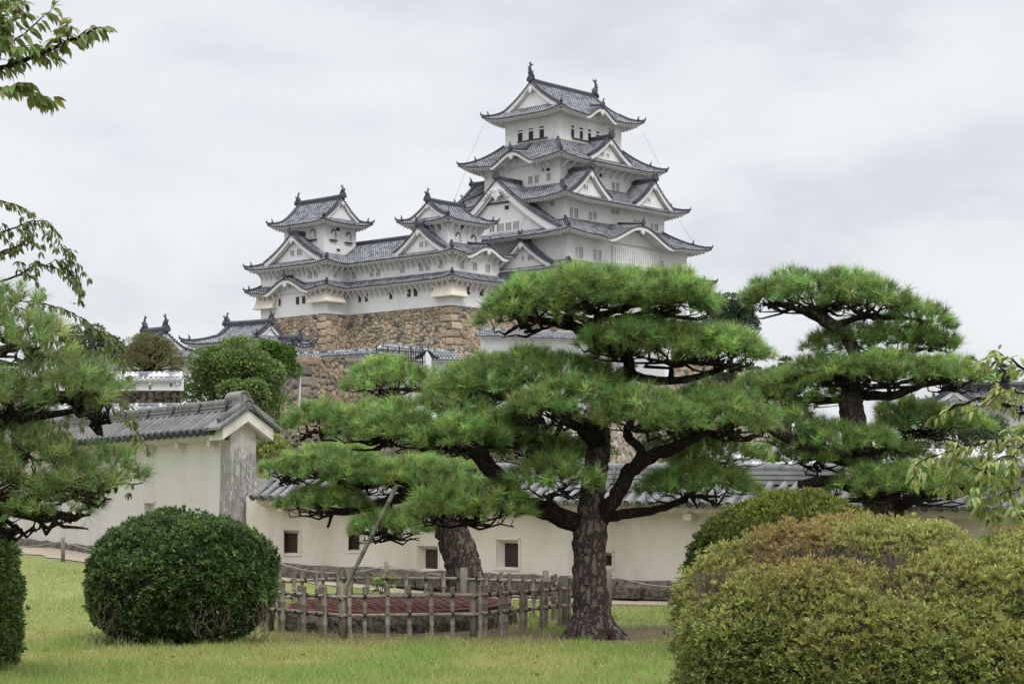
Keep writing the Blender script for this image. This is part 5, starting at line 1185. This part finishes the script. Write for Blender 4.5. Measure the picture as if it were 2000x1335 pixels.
pine('pine_tree', 'upright pine with lone flat top pad against the sky, behind the yew mound', 'pine tree',
     [(1738, G(1738, RP - .5) + 5, RP, .33), (1728, 1000, RP, .28), (1700, 930, RP, .265), (1680, 885, RP, .23), (1668, 830, RP, .19), (1663, 780, RP, .175), (1664, 735, RP, .13), (1672, 700, RP, .10), (1650, 655, RP, .095), (1610, 625, RP, .10), (1585, 605, RP - .1, .05)],
     [[(1612, 628, RP, .07), (1560, 605, RP - .1, .045), (1500, 590, RP - .1, .025)], [(1620, 640, RP, .06), (1680, 620, RP, .045), (1760, 620, RP, .03), (1820, 630, RP, .02)], [(1668, 770, RP, .08), (1740, 772, RP - .2, .07), (1800, 752, RP - .2, .05), (1870, 738, RP - .2, .03)], [(1655, 778, RP, .06), (1590, 782, RP - .1, .05), (1520, 770, RP - .1, .03)],
      [(1664, 740, RP, .07), (1600, 728, RP - .1, .045), (1550, 735, RP - .1, .03)], [(1690, 905, RP, .10), (1620, 890, RP - .4, .09), (1550, 862, RP - .6, .08), (1500, 835, RP - .7, .05)], [(1690, 910, RP, .07), (1730, 870, RP + .2, .05), (1790, 850, RP + .3, .035)],
      [(1715, 980, RP, .10), (1640, 940, RP - .3, .09), (1560, 945, RP - .5, .06)], [(1735, 1000, RP - .1, .10), (1800, 965, RP - .3, .08), (1880, 960, RP - .4, .05)], [(1672, 705, RP, .06), (1740, 690, RP + .1, .04), (1810, 680, RP + .1, .02)]],
     [(1600, 594, 138, 66, RP - .1, .8), (1505, 592, 56, 46, RP - .2, .45), (1690, 604, 92, 56, RP - .1, .65), (1790, 645, 74, 50, RP + .2, .5), (1710, 682, 145, 46, RP + .3, .6), (1822, 672, 40, 30, RP, .3),
      (1640, 744, 108, 52, RP - .2, .6), (1735, 744, 148, 50, RP - .4, .65), (1860, 750, 70, 44, RP - .2, .5), (1545, 795, 92, 66, RP + .2, .7), (1490, 765, 52, 40, RP + .2, .45), (1548, 852, 76, 58, RP - .2, .55),
      (1640, 878, 122, 46, RP - .3, .6), (1590, 905, 80, 28, RP - .2, .4), (1820, 840, 108, 50, RP + .5, .7), (1765, 815, 48, 30, RP + .6, .4), (1700, 960, 85, 48, RP - .5, .55), (1790, 968, 130, 62, RP - .5, .75), (1885, 945, 84, 46, RP - .3, .5), (1760, 900, 55, 35, RP + .5, .5)], 23, wd=.008)
LP_ = 19.0
pine('pine_tree', 'pine with browning inner needles at the picture edge, above the upright clipped hedge', 'pine tree',
     [(-190, G(-190, LP_) + 5, LP_, .24), (-180, 1000, LP_, .20), (-150, 800, LP_, .16), (-120, 650, LP_, .12), (-60, 600, LP_, .06)],
     [[(-150, 830, LP_, .09), (-20, 838, LP_ - .2, .07), (60, 790, LP_ - .3, .06), (130, 775, LP_ - .3, .04), (200, 770, LP_ - .3, .025)], [(0, 825, LP_ - .2, .05), (80, 812, LP_ - .4, .04), (160, 800, LP_ - .4, .02)], [(-160, 960, LP_, .08), (-30, 1000, LP_ - .2, .06), (60, 975, LP_ - .3, .05), (150, 940, LP_ - .3, .035), (240, 925, LP_ - .3, .02)], [(20, 1000, LP_ - .3, .04), (90, 1015, LP_ - .3, .03), (140, 1000, LP_ - .3, .02)], [(-120, 680, LP_, .08), (-30, 690, LP_ - .2, .05), (50, 670, LP_ - .2, .03)]],
     [(20, 660, 88, 110, LP_ - .1, .5), (-50, 680, 90, 100, LP_ - .4, .5), (60, 690, 60, 70, LP_ - .5, .35), (115, 765, 118, 68, LP_ - .3, .5), (192, 815, 46, 95, LP_ - .2, .32), (150, 790, 70, 60, LP_ - .6, .35), (30, 800, 80, 45, LP_ - .6, .4), (-40, 770, 80, 60, LP_ - .5, .4),
      (60, 925, 112, 70, LP_ - .4, .5), (205, 940, 76, 66, LP_ - .2, .4), (100, 1002, 98, 60, LP_ - .4, .45), (150, 960, 80, 50, LP_ - .6, .4), (-20, 960, 90, 70, LP_ - .6, .5), (20, 1020, 76, 50, LP_ - .2, .4), (30, 870, 80, 45, LP_ - .3, .4)], 24, ln=.165, wd=.006, dens=112, col=(.19, .28, .09), brown=.10)

# ------------------------------------------------------------------ clipped shrubs
def c_yew(p, g, r):
    n = len(p); t = np.clip(.30 + .5 * r.normal(size=n) * .6 + .35 * vnoise(p * 3, 4) + .3 * vnoise(p * 11, 14), 0, 1)[:, None]; return np.array((.042, .080, .026)) * (1 - t) + np.array((.19, .275, .085)) * t
S1 = 25.2
mound('round_shrub', 'dark green clipped round shrub on the lawn beside the bamboo fence', [((-4.19, S1, .76), (1.13, 1.08, .81), 2.25)], 1150, 9, .060, .026, c_yew, 31, spread=1.15,
      bald=(((-3.66, S1 - 1.0, .38), (.26, .3, .16)), ((-4.95, S1 - .8, .42), (.16, .3, .18)), ((-4.65, S1 - .75, 1.05), (.12, .3, .12)), ((-3.15, S1 - .6, .32), (.16, .3, .24)), ((-4.9, S1 - .7, .06), (.32, .5, .14))), noise=.12, cutz=.10, twig_n=40, tuft=.032, skin=M['inside'])
def c_hedge(p, g, r):
    n = len(p); t = np.clip(.4 + .5 * r.normal(size=n) * .6, 0, 1)[:, None]; return np.array((.05, .085, .02)) * (1 - t) + np.array((.16, .22, .06)) * t
mound('upright_hedge', 'leafy upright hedge cut off by the picture edge, under the browning pine', [((-5.72, 20.6, .62), (.55, .6, .98), 3.0), ((-5.55, 20.4, 1.15), (.36, .45, .42), 2.4)], 1300, 6, .065, .026, c_hedge, 32, noise=.08, cutz=.06, tuft=.03)
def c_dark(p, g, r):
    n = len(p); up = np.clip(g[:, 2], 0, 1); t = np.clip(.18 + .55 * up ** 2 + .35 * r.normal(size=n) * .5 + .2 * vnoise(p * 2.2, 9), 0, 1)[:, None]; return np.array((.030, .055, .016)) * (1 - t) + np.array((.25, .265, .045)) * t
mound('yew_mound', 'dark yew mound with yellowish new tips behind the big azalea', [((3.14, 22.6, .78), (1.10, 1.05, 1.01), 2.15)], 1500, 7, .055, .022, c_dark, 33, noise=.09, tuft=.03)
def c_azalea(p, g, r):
    n = len(p); up = np.clip(g[:, 2], 0, 1); v = vnoise(p * 1.6, 5) * .5 + vnoise(p * 4.2, 6) * .5; t = np.clip(.40 + .45 * up + .35 * v + .3 * r.normal(size=n) * .6, 0, 1)[:, None]  # leaves facing up are coloured lighter, painting the lit top of the mass
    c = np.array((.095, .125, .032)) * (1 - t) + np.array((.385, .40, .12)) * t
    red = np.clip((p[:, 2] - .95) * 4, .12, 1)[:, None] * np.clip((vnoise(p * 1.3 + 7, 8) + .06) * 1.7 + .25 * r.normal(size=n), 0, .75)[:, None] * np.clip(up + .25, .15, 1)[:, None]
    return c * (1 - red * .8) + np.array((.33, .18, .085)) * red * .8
AZ = 16.6
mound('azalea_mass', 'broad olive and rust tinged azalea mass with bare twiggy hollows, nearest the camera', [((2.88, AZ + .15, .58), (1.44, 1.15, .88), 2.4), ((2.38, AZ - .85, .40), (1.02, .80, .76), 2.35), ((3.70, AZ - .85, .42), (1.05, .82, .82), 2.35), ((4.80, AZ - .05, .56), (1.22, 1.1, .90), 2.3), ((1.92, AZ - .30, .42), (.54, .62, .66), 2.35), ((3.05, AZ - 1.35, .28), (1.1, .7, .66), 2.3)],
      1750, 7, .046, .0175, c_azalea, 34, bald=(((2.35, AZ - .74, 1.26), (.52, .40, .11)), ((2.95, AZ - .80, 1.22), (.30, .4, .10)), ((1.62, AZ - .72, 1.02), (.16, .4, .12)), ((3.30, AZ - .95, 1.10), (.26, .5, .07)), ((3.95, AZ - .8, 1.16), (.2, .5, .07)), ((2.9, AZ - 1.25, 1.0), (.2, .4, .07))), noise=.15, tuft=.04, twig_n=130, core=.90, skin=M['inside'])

# ------------------------------------------------------------------ trees and bushes on the hill
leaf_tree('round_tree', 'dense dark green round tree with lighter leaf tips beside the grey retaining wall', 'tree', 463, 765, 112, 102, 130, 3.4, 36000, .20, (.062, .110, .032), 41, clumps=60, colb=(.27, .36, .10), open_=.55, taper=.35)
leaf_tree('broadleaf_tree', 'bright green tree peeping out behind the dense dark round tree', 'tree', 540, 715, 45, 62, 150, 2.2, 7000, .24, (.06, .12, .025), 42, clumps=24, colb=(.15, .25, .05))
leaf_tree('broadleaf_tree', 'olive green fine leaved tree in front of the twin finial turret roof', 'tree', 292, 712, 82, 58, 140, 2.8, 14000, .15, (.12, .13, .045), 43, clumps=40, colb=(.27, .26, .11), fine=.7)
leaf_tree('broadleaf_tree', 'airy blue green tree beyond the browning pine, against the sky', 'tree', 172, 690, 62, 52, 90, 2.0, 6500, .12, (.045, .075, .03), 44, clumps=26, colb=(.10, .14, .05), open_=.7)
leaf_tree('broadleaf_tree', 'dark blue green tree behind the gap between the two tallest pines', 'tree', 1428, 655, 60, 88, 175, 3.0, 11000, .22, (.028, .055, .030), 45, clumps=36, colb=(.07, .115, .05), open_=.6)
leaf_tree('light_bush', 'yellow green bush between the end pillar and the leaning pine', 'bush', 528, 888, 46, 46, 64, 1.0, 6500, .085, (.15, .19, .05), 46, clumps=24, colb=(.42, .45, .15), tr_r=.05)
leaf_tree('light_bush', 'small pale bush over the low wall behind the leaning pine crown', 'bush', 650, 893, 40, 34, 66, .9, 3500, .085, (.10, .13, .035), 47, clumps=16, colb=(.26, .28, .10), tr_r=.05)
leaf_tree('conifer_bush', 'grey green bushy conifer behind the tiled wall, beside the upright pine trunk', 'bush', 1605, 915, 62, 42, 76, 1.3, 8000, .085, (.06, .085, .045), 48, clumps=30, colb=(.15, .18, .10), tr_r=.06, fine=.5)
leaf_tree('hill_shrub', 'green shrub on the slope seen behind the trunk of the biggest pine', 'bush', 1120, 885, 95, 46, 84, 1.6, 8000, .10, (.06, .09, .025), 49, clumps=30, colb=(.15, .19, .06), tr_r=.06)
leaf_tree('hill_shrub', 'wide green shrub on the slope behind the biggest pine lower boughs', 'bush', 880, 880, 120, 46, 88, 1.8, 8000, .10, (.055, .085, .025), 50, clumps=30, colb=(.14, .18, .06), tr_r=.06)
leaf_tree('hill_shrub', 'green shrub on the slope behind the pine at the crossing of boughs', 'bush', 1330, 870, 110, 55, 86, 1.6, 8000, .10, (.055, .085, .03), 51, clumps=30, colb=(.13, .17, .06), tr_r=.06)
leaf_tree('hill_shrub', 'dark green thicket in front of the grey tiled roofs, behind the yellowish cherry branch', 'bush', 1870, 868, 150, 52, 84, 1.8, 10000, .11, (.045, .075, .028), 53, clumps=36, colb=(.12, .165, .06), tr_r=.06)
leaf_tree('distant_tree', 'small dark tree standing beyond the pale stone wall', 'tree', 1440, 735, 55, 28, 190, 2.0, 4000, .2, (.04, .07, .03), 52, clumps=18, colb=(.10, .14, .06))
for k, (px, py, s) in enumerate(((1957, 735, 1.0), (1895, 722, .8), (1535, 722, .8))):
    d = 150; pine('distant_pine', ('small layered pine on the skyline above the yellowish cherry branch', 'small layered pine on the skyline behind the right tip of the upright pine', 'small layered pine on the skyline left of the upright pine')[k].replace('right tip', 'long tip').replace('left of', 'before'), 'pine tree',
         [(px, 880, d, .25), (px + 2, py + 20, d, .16), (px - 1, py - 18 * s, d, .06)], [], [(px, py + 8, 26 * s, 8, d, .9), (px - 8, py - 4, 18 * s, 7, d, .7), (px + 10, py - 3, 16 * s, 7, d, .6), (px, py - 16, 14 * s, 8, d, .5)], 60 + k, col=(.06, .10, .045), ln=.28, wd=.05, dens=30, K=22)

# ------------------------------------------------------------------ cherry boughs that reach into the picture
cherry('cherry_tree', 'cherry bough with hanging green leaves across the upper corner of open sky', [[(-260, 150, 13.2, .03), (-60, 150, 13.0, .020), (40, 122, 12.9, .014), (110, 92, 12.8, .010), (165, 66, 12.7, .006), (200, 52, 12.7, .004)], [(-60, 150, 13.0, .012), (30, 80, 13.0, .008), (75, 42, 13.0, .005), (105, 12, 13.0, .004)], [(-80, 40, 13.2, .012), (-10, 18, 13.1, .008), (45, 4, 13.0, .005)], [(-60, 230, 13.2, .008), (-15, 236, 13.1, .004)], [(-90, 200, 13.2, .010), (-20, 172, 13.0, .007), (30, 168, 12.9, .004)], [(-70, 100, 13.0, .012), (0, 95, 12.9, .008), (60, 88, 12.8, .004)], [(-60, 60, 13.0, .012), (10, 45, 12.9, .007), (50, 30, 12.8, .004)]],
       71, .105, .36, (.19, .245, .075), step=.0105, twigs=5.2, droop=.75, tw_len=.17, trunk=[(-5.2, 13.4, -.1), (-5.1, 13.4, 2.0), (-4.6, 13.3, 3.6), tuple(P3(-260, 150, 13.2))])
cherry('cherry_tree', 'yellowish cherry boughs drooping at the picture edge above the azalea', [[(2230, 900, 11.5, .03), (2080, 840, 11.3, .02), (1990, 800, 11.2, .013), (1920, 775, 11.1, .008), (1850, 800, 11.0, .005)], [(2080, 900, 11.3, .018), (1990, 855, 11.1, .011), (1900, 868, 11.0, .008), (1830, 890, 10.9, .004)], [(2080, 780, 11.4, .016), (2010, 735, 11.3, .010), (1975, 700, 11.2, .006), (1950, 688, 11.2, .003)], [(2090, 930, 11.3, .014), (2000, 925, 11.1, .009), (1940, 925, 11.0, .006), (1880, 905, 11.0, .004)], [(2070, 1000, 11.3, .009), (1990, 1005, 11.2, .006), (1935, 1012, 11.2, .003)], [(2060, 830, 11.0, .012), (1985, 880, 10.9, .008), (1930, 905, 10.8, .005)], [(2080, 960, 11.2, .012), (2000, 950, 11.0, .008), (1950, 965, 10.9, .004)], [(2080, 790, 11.2, .012), (2000, 770, 11.1, .007), (1945, 745, 11.0, .004)]],
       72, .072, .36, (.255, .31, .095), step=.0115, twigs=6.0, droop=.5, tw_len=.20, trunk=[(4.3, 11.6, -.1), (4.2, 11.6, 1.2), tuple(P3(2230, 900, 11.5))])
cherry('weeping_cherry', 'weeping cherry with thin arching boughs behind the browning pine', [[(-120, 520, 22.5, .06), (0, 497, 22.3, .03), (35, 482, 22.2, .018), (60, 462, 22.1, .008)], [(-60, 420, 22.4, .016), (0, 392, 22.2, .009), (30, 398, 22.1, .006), (62, 415, 22.0, .003)], [(-60, 470, 22.4, .016), (20, 448, 22.2, .011), (60, 432, 22.0, .008), (92, 430, 22.0, .006), (112, 455, 22.0, .004), (118, 478, 22.0, .003)], [(-40, 560, 22.4, .020), (30, 540, 22.2, .012), (75, 515, 22.0, .008), (110, 525, 22.0, .006), (150, 560, 22.0, .004), (158, 585, 22.0, .002)], [(0, 585, 22.4, .014), (80, 590, 22.2, .009), (130, 605, 22.0, .006), (172, 630, 22.0, .004), (215, 670, 22.0, .002)],
        [(60, 640, 22.2, .010), (140, 660, 22.0, .007), (185, 690, 22.0, .005), (205, 740, 22.0, .003)], [(40, 600, 22.3, .010), (90, 640, 22.0, .006), (120, 680, 22.0, .003)], [(120, 660, 22.2, .008), (190, 760, 22.0, .006), (225, 800, 22.0, .005), (262, 835, 21.9, .004), (290, 880, 21.9, .002)], [(-20, 700, 22.3, .01), (90, 800, 22.0, .006), (130, 850, 22.0, .004), (140, 885, 22.0, .002)]],
       73, .095, .34, (.115, .145, .045), step=.016, twigs=4.2, droop=.9, tw_len=.34, hang=.55, trunk=[(-7.4, 22.6, -.1), (-7.3, 22.6, 2.0), (-6.9, 22.5, 3.4), tuple(P3(-120, 520, 22.5))])

# ------------------------------------------------------------------ bamboo fence round the covered well
def bamboo(mb, a, b, r0, mi=0, n=8):
    a, b = Vector(a), Vector(b); L_ = (b - a).length; k = max(1, round(L_ / .27)); pts, rad = [], []
    for i in range(k + 1):
        t = i / k
        for dt, f in ((-.012, 1.0), (0, 1.16), (.012, 1.0)):
            tt = t + dt * .27 / L_ * 3
            if 0 <= tt <= 1: pts.append(a.lerp(b, tt)); rad.append(r0 * f)
    mb.tube(pts, rad, n, mi, True, True)
FV = [(-2.187, 25.7), (-.508, 26.0), (.73, 28.1), (.50, 29.6), (-.757, 31.0), (-2.53, 31.0), (-3.52, 29.2), (-3.33, 27.4)]
fen = empty('bamboo_fence', (-1.4, 28.3, 0), 'low eight sided bamboo fence tied with black cord round the covered well', 'fence')
gz = lambda x, y: float(zg(x, y))
random.seed(77)
for i in range(8):
    a, b = Vector((*FV[i], 0)), Vector((*FV[(i + 1) % 8], 0)); L_ = (b - a).length; T = (b - a) / L_; N = Vector((T.y, -T.x, 0))
    m = MB(); r_ = .058 if i not in (1, 3) else .045; z0 = gz(a.x, a.y)
    m.tube([a + UZ * (z0 - .1), a + UZ * (z0 + .3), a + UZ * (z0 + .71)], [r_, r_ * .99, r_ * .97], 14, 0); m.build('post', M['post'], fen)
    nrm_out = N if N.dot(a - Vector((-1.4, 28.4, 0))) > 0 else -N; o = nrm_out * .05
    for z in (.54, .30):
        m = MB(); bamboo(m, a + o - T * .07 + UZ * (gz(a.x, a.y) + z), b + o + T * .07 + UZ * (gz(b.x, b.y) + z + random.uniform(-.01, .01)), .024); m.build('rail', M['bamboo'], fen)
    n = max(2, round(L_ / .285))
    for k in range(n):
        if k == 0 and i not in (1, 5): c = a + T * .085
        else: c = a + T * (L_ * (k + (.0 if k else .05)) / n + random.uniform(-.02, .02))
        z0 = gz(c.x, c.y); m = MB(); tilt = T * random.uniform(-.015, .015); oo = nrm_out * .095 if k % 2 == 0 else nrm_out * .005
        h = .66 + random.uniform(-.02, .02); p0 = c + oo + UZ * (z0 - .08); p1 = c + oo + tilt + UZ * (z0 + h); bamboo(m, p0, p1, random.uniform(.028, .036)); pk = m.build('picket', M['bamboo'], fen)
        cd = MB()
        for z in (.54, .30):
            q = p0.lerp(p1, (z + .08) / (h + .08)) - oo + o
            for s1, s2 in ((1, 1), (1, -1)):
                d1 = (T * s1 + UZ * s2).normalized() * .036; e_ = (oo - o).normalized() if (oo - o).length > .01 else nrm_out
                cd.tube([q + d1 + e_ * .03, q + e_ * .082, q - d1 + e_ * .03], .008, 5, 0); cd.tube([q + d1 + e_ * .03, q + d1 * .7 - e_ * .03, q - d1 * .7 - e_ * .03, q - d1 + e_ * .03], .007, 5, 0)
        cd.build('binding', M['cord'], pk)
# stone curb and red iron lattice lid
LD = [(160, 775), (440, 785), (740, 790), (1050, 770), (1180, 745), (1040, 715), (900, 708), (480, 712), (215, 735), (150, 762)]
lid_pts = []
for zx, zy in LD:
    px, py = 500 + zx / 2.381, 860 + zy / 2.381; d = 1.865 / ((py - HY) / F + .022); lid_pts.append(P3(px, py, d))
cen = sum(lid_pts, Vector()) / len(lid_pts)
cu = MB(); rg = lambda f, dz, zabs=None: [Vector((cen.x + (p.x - cen.x) * f, cen.y + (p.y - cen.y) * f, (p.z + dz) if zabs is None else zabs)) for p in lid_pts + lid_pts[:1]]
rows = [rg(.8, -.09), rg(1.03, -.07), rg(1.05, -.11), rg(1.07, -.18)] + [rg(1.07, 0, .05), rg(1.08, 0, -.1)]
fine = []
for row in rows:
    rr_ = []
    for i in range(len(row) - 1):
        for k in range(8):
            p = row[i].lerp(row[i + 1], k / 8); j = .016 * math.sin(p.x * 23 + p.y * 17 + p.z * 31); rr_.append(p + Vector((j, j, j * .6)))
    fine.append(rr_ + [rr_[0]])
cu.grid(fine, 0, False); tag(cu.build('well_curb', M['curb'], None, (cen.x, cen.y, 0)), 'mossy dark stone curb of the well inside the bamboo fence', 'well')
lid = empty('lattice_lid', (cen.x, cen.y, cen.z), 'red brown iron lattice lid lying on the mossy well curb', 'lid')
m = MB(); ring = lid_pts + lid_pts[:1]
for i in range(len(lid_pts)):
    a, b = ring[i], ring[i + 1]; m.tube([a - UZ * .03, b - UZ * .03], .026, 6)
m.build('rim', M['red'], lid)
m = MB(); m.poly([p - UZ * .06 for p in lid_pts]); m.build('plate', mat_plain('shaded_red_plate', (.034, .012, .011), .4, 5), lid)  # red darkened so the plate colour carries the shade of the bars
def clip(o, dv):
    hits = []
    for i in range(len(lid_pts)):
        a, b = ring[i], ring[i + 1]; ex, ey = b.x - a.x, b.y - a.y; den = dv[0] * ey - dv[1] * ex
        if abs(den) < 1e-9: continue
        t = ((a.x - o[0]) * ey - (a.y - o[1]) * ex) / den; u = ((a.x - o[0]) * dv[1] - (a.y - o[1]) * dv[0]) / den
        if 0 <= u <= 1: hits.append((t, a.z + (b.z - a.z) * u))
    hits.sort(); return (hits[0], hits[-1]) if len(hits) > 1 else None
m = MB()
for k in range(60):
    x = -4 + k * .13
    for dv in ((.30, .954),):
        h = clip((x, cen.y), dv)
        if h: (t0, z0), (t1, z1) = h; m.tube([(x + dv[0] * t0, cen.y + dv[1] * t0, z0 - .005), (x + dv[0] * t1, cen.y + dv[1] * t1, z1 - .005)], .0085, 5)
m.build('bars', mat_plain('worn_red_bars', (.21, .11, .088), .4, 9), lid)
m = MB()
for k in range(16):
    y = 26.5 + k * .28; h = clip((cen.x, y), (1, .0))
    if h: (t0, z0), (t1, z1) = h; m.tube([(cen.x + t0, y, z0 - .02), (cen.x + t1, y, z1 - .02)], .010, 5)
m.build('cross_bars', M['red'], lid)
# leaning prop under the pine bough, sapling, rope barrier
m = MB(); a = P3(645, 1195, 30.5); a.z = gz(a.x, a.y) - .05; b = P3(776, 946, 30.5); bamboo(m, a, b, .033); tag(m.build('prop_pole', M['pole'], None, a), 'slanting green grey bamboo prop holding up the leaning pine bough', 'pole')
r = np.random.default_rng(81); sp = empty('sapling', P3(745, 1165, 29.5), 'little bright green sapling growing up through the lattice lid', 'plant')
m = MB(); o = P3(745, 1165, 29.5); tips = [P3(728, 1130, 29.5), P3(750, 1128, 29.4), P3(768, 1126, 29.5), P3(740, 1140, 29.4), P3(760, 1142, 29.5), P3(735, 1150, 29.5)]
for t_ in tips: m.tube([o, o.lerp(t_, .6) + UZ * .04, t_], [.008, .006, .003], 5)
m.build('stem', M['twig'], sp); pts = np.array([list(t_) for t_ in tips for _ in range(4)]) + r.normal(size=(24, 3)) * .03
V_, F_ = big_leaves(pts, r.normal(size=(24, 3)) * np.array([1, .6, .3]), np.array([0, 0, 1.0]) + r.normal(size=(24, 3)) * .3, r.uniform(.10, .16, 24), r.uniform(.06, .09, 24))
np_obj('leaves', V_, F_, M['leaf'], np.tile(np.array((.22, .36, .07)), (len(V_), 1)), sp)
def rope_barrier(label, stakes, name='rope_barrier'):
    pts = []
    for px, pyb, d, h in stakes: x = (px - CX) / F * d; pts.append((Vector((x, d, gz(x, d))), h))
    root = empty(name, pts[0][0], label, 'barrier')
    for p, h in pts: m = MB(); m.tube([p - UZ * .1, p + UZ * h], [.045, .04], 8); m.build('stake', M['post'], root)
    m = MB()
    for (p, h), (q, g) in zip(pts, pts[1:]):
        for z in (.88,):
            A_, B_ = p + UZ * (h * z), q + UZ * (g * z); m.tube([A_.lerp(B_, k / 10) - UZ * (.16 * 4 * (k / 10) * (1 - k / 10)) for k in range(11)], .009, 5)
    m.build('rope', M['rope'], root)
rope_barrier('rope strung on grey stakes along the tall grey wall', [(-60, 1100, 44.5, .52), (123, 1090, 43.5, .52), (330, 1100, 38.5, .5)])
rope_barrier('rope strung on stakes in front of the long low wall', [(540, 1130, 37.0, .45), (755, 1130, 35.0, .62), (1190, 1190, 32.8, .62), (1420, 1190, 31.0, .6)])
# a bird crossing the sky
bd = empty('bird', P3(145, 593, 110), 'tiny bird gliding with spread wings over the browning pine', 'bird'); c = P3(145, 593, 110); m = MB()
m.tube([c + Vector((-.02, .16, 0)), c + Vector((0, .06, .0)), c, c + Vector((0, -.10, .015)), c + Vector((0, -.17, .02)), c + Vector((0, -.21, .015))], [.008, .03, .045, .036, .026, .006], 8)
for s in (1, -1): m.grid([[c + Vector((s * x, y0, z)) for x, y0, z in ((.02, .06, .01), (.12, .07, .045), (.22, .05, .03))], [c + Vector((s * x, y1, z)) for x, y1, z in ((.02, -.08, .012), (.12, -.06, .05), (.22, -.0, .03))]], 0, False)
m.poly([c + Vector((-.02, .12, 0)), c + Vector((.02, .12, 0)), c + Vector((.05, .24, 0)), c + Vector((-.05, .24, 0))]); m.build('body', M['cord'], bd)

# ------------------------------------------------------------------ grass
r = np.random.default_rng(91); GP, GC, GH = [], [], []
for (d0, d1, dens_, hh) in ((18.0, 21, 1500, 1.0), (21, 24, 1300, 1.0), (24, 28, 900, 1.0), (28, 34, 420, 1.1), (34, 46, 130, 1.3)):
    x0, x1 = -1020 / F * d1, (380 if d1 < 25 else 700) / F * d1; n = int((x1 - x0) * (d1 - d0) * dens_); p = np.stack([r.uniform(x0, x1, n), r.uniform(d0, d1, n)], 1)
    v = vnoise(np.stack([p[:, 0] * .9, p[:, 1] * .5, np.zeros(n)], 1), 2) * .6 + vnoise(np.stack([p[:, 0] * 3, p[:, 1] * 2, np.zeros(n)], 1), 3) * .4
    soil = np.zeros(n)
    for (x, y, q) in ((1.0, 25.9, 1.5), (-.9, 26.7, 2.0), (2.4, 27.0, 1.5), (-2.4, 28.2, 1.7), (-4.3, 24.6, 1.0), (-5.7, 20.6, .8)): soil = np.maximum(soil, 1 - np.hypot(p[:, 0] - x, p[:, 1] - y) / q)
    pathd = (p - np.array([FW0.x, FW0.y])) @ np.array([fnrm.x, fnrm.y]); pd2 = (p - np.array([LW0.x, LW0.y])) @ np.array([ln_.x, ln_.y])
    keep_ = (r.uniform(size=n) > soil * 1.7) & (pathd > 1.35) & ((pd2 > 1.25) | (p[:, 0] > -3)) & (r.uniform(size=n) < .80 + .5 * v)
    p, v = p[keep_], v[keep_]; GP.append(p); GH.append(np.full(len(p), hh) * (1 + .45 * v)); GC.append(v)
p = np.concatenate(GP); v = np.concatenate(GC); hh = np.concatenate(GH); n = len(p); z = zg(p[:, 0], p[:, 1]); sc = np.maximum(1, p[:, 1] / 22)
an = r.uniform(0, 2 * np.pi, n); w = np.stack([np.cos(an), np.sin(an), 0 * an], 1) * (.0042 * sc)[:, None]; b = np.stack([p[:, 0], p[:, 1], z], 1); ht = .048 * hh * r.uniform(.5, 1.4, n) * (1 + 1.1 * (vnoise(np.stack([p[:, 0] * 4.5, p[:, 1] * 3.2, np.zeros(n)], 1), 12) > .42))
lean = r.normal(size=(n, 2)) * .55; tip = b + np.stack([lean[:, 0] * ht, lean[:, 1] * ht, ht], 1)
V_ = np.stack([b - w, b + w, tip], 1).reshape(-1, 3); t = np.clip(.34 + .9 * v + .25 * r.normal(size=n), 0, 1)[:, None]
cc = np.array((.35, .335, .125)) * (1 - t) + np.array((.22, .335, .08)) * t; cc *= r.uniform(.75, 1.3, (n, 1))
tag(np_obj('grass', V_, np.arange(3 * n).reshape(-1, 3), M['grass'], np.repeat(cc, 3, 0)), kind='stuff')
n = 140; q = np.stack([r.uniform(-4.6, 1.6, n), r.uniform(18.6, 30, n)], 1); z = zg(q[:, 0], q[:, 1]) + .03
V_, F_ = quads_leaf(np.stack([q[:, 0], q[:, 1], z], 1), r.normal(size=(n, 3)) * np.array([1, 1, .15]), .06, .035, r); cc = np.array((.26, .13, .06)) * r.uniform(.5, 1.3, (n, 1))
tag(np_obj('fallen_leaves', V_, F_, M['leaf'], np.repeat(cc, 4, 0)), kind='stuff')
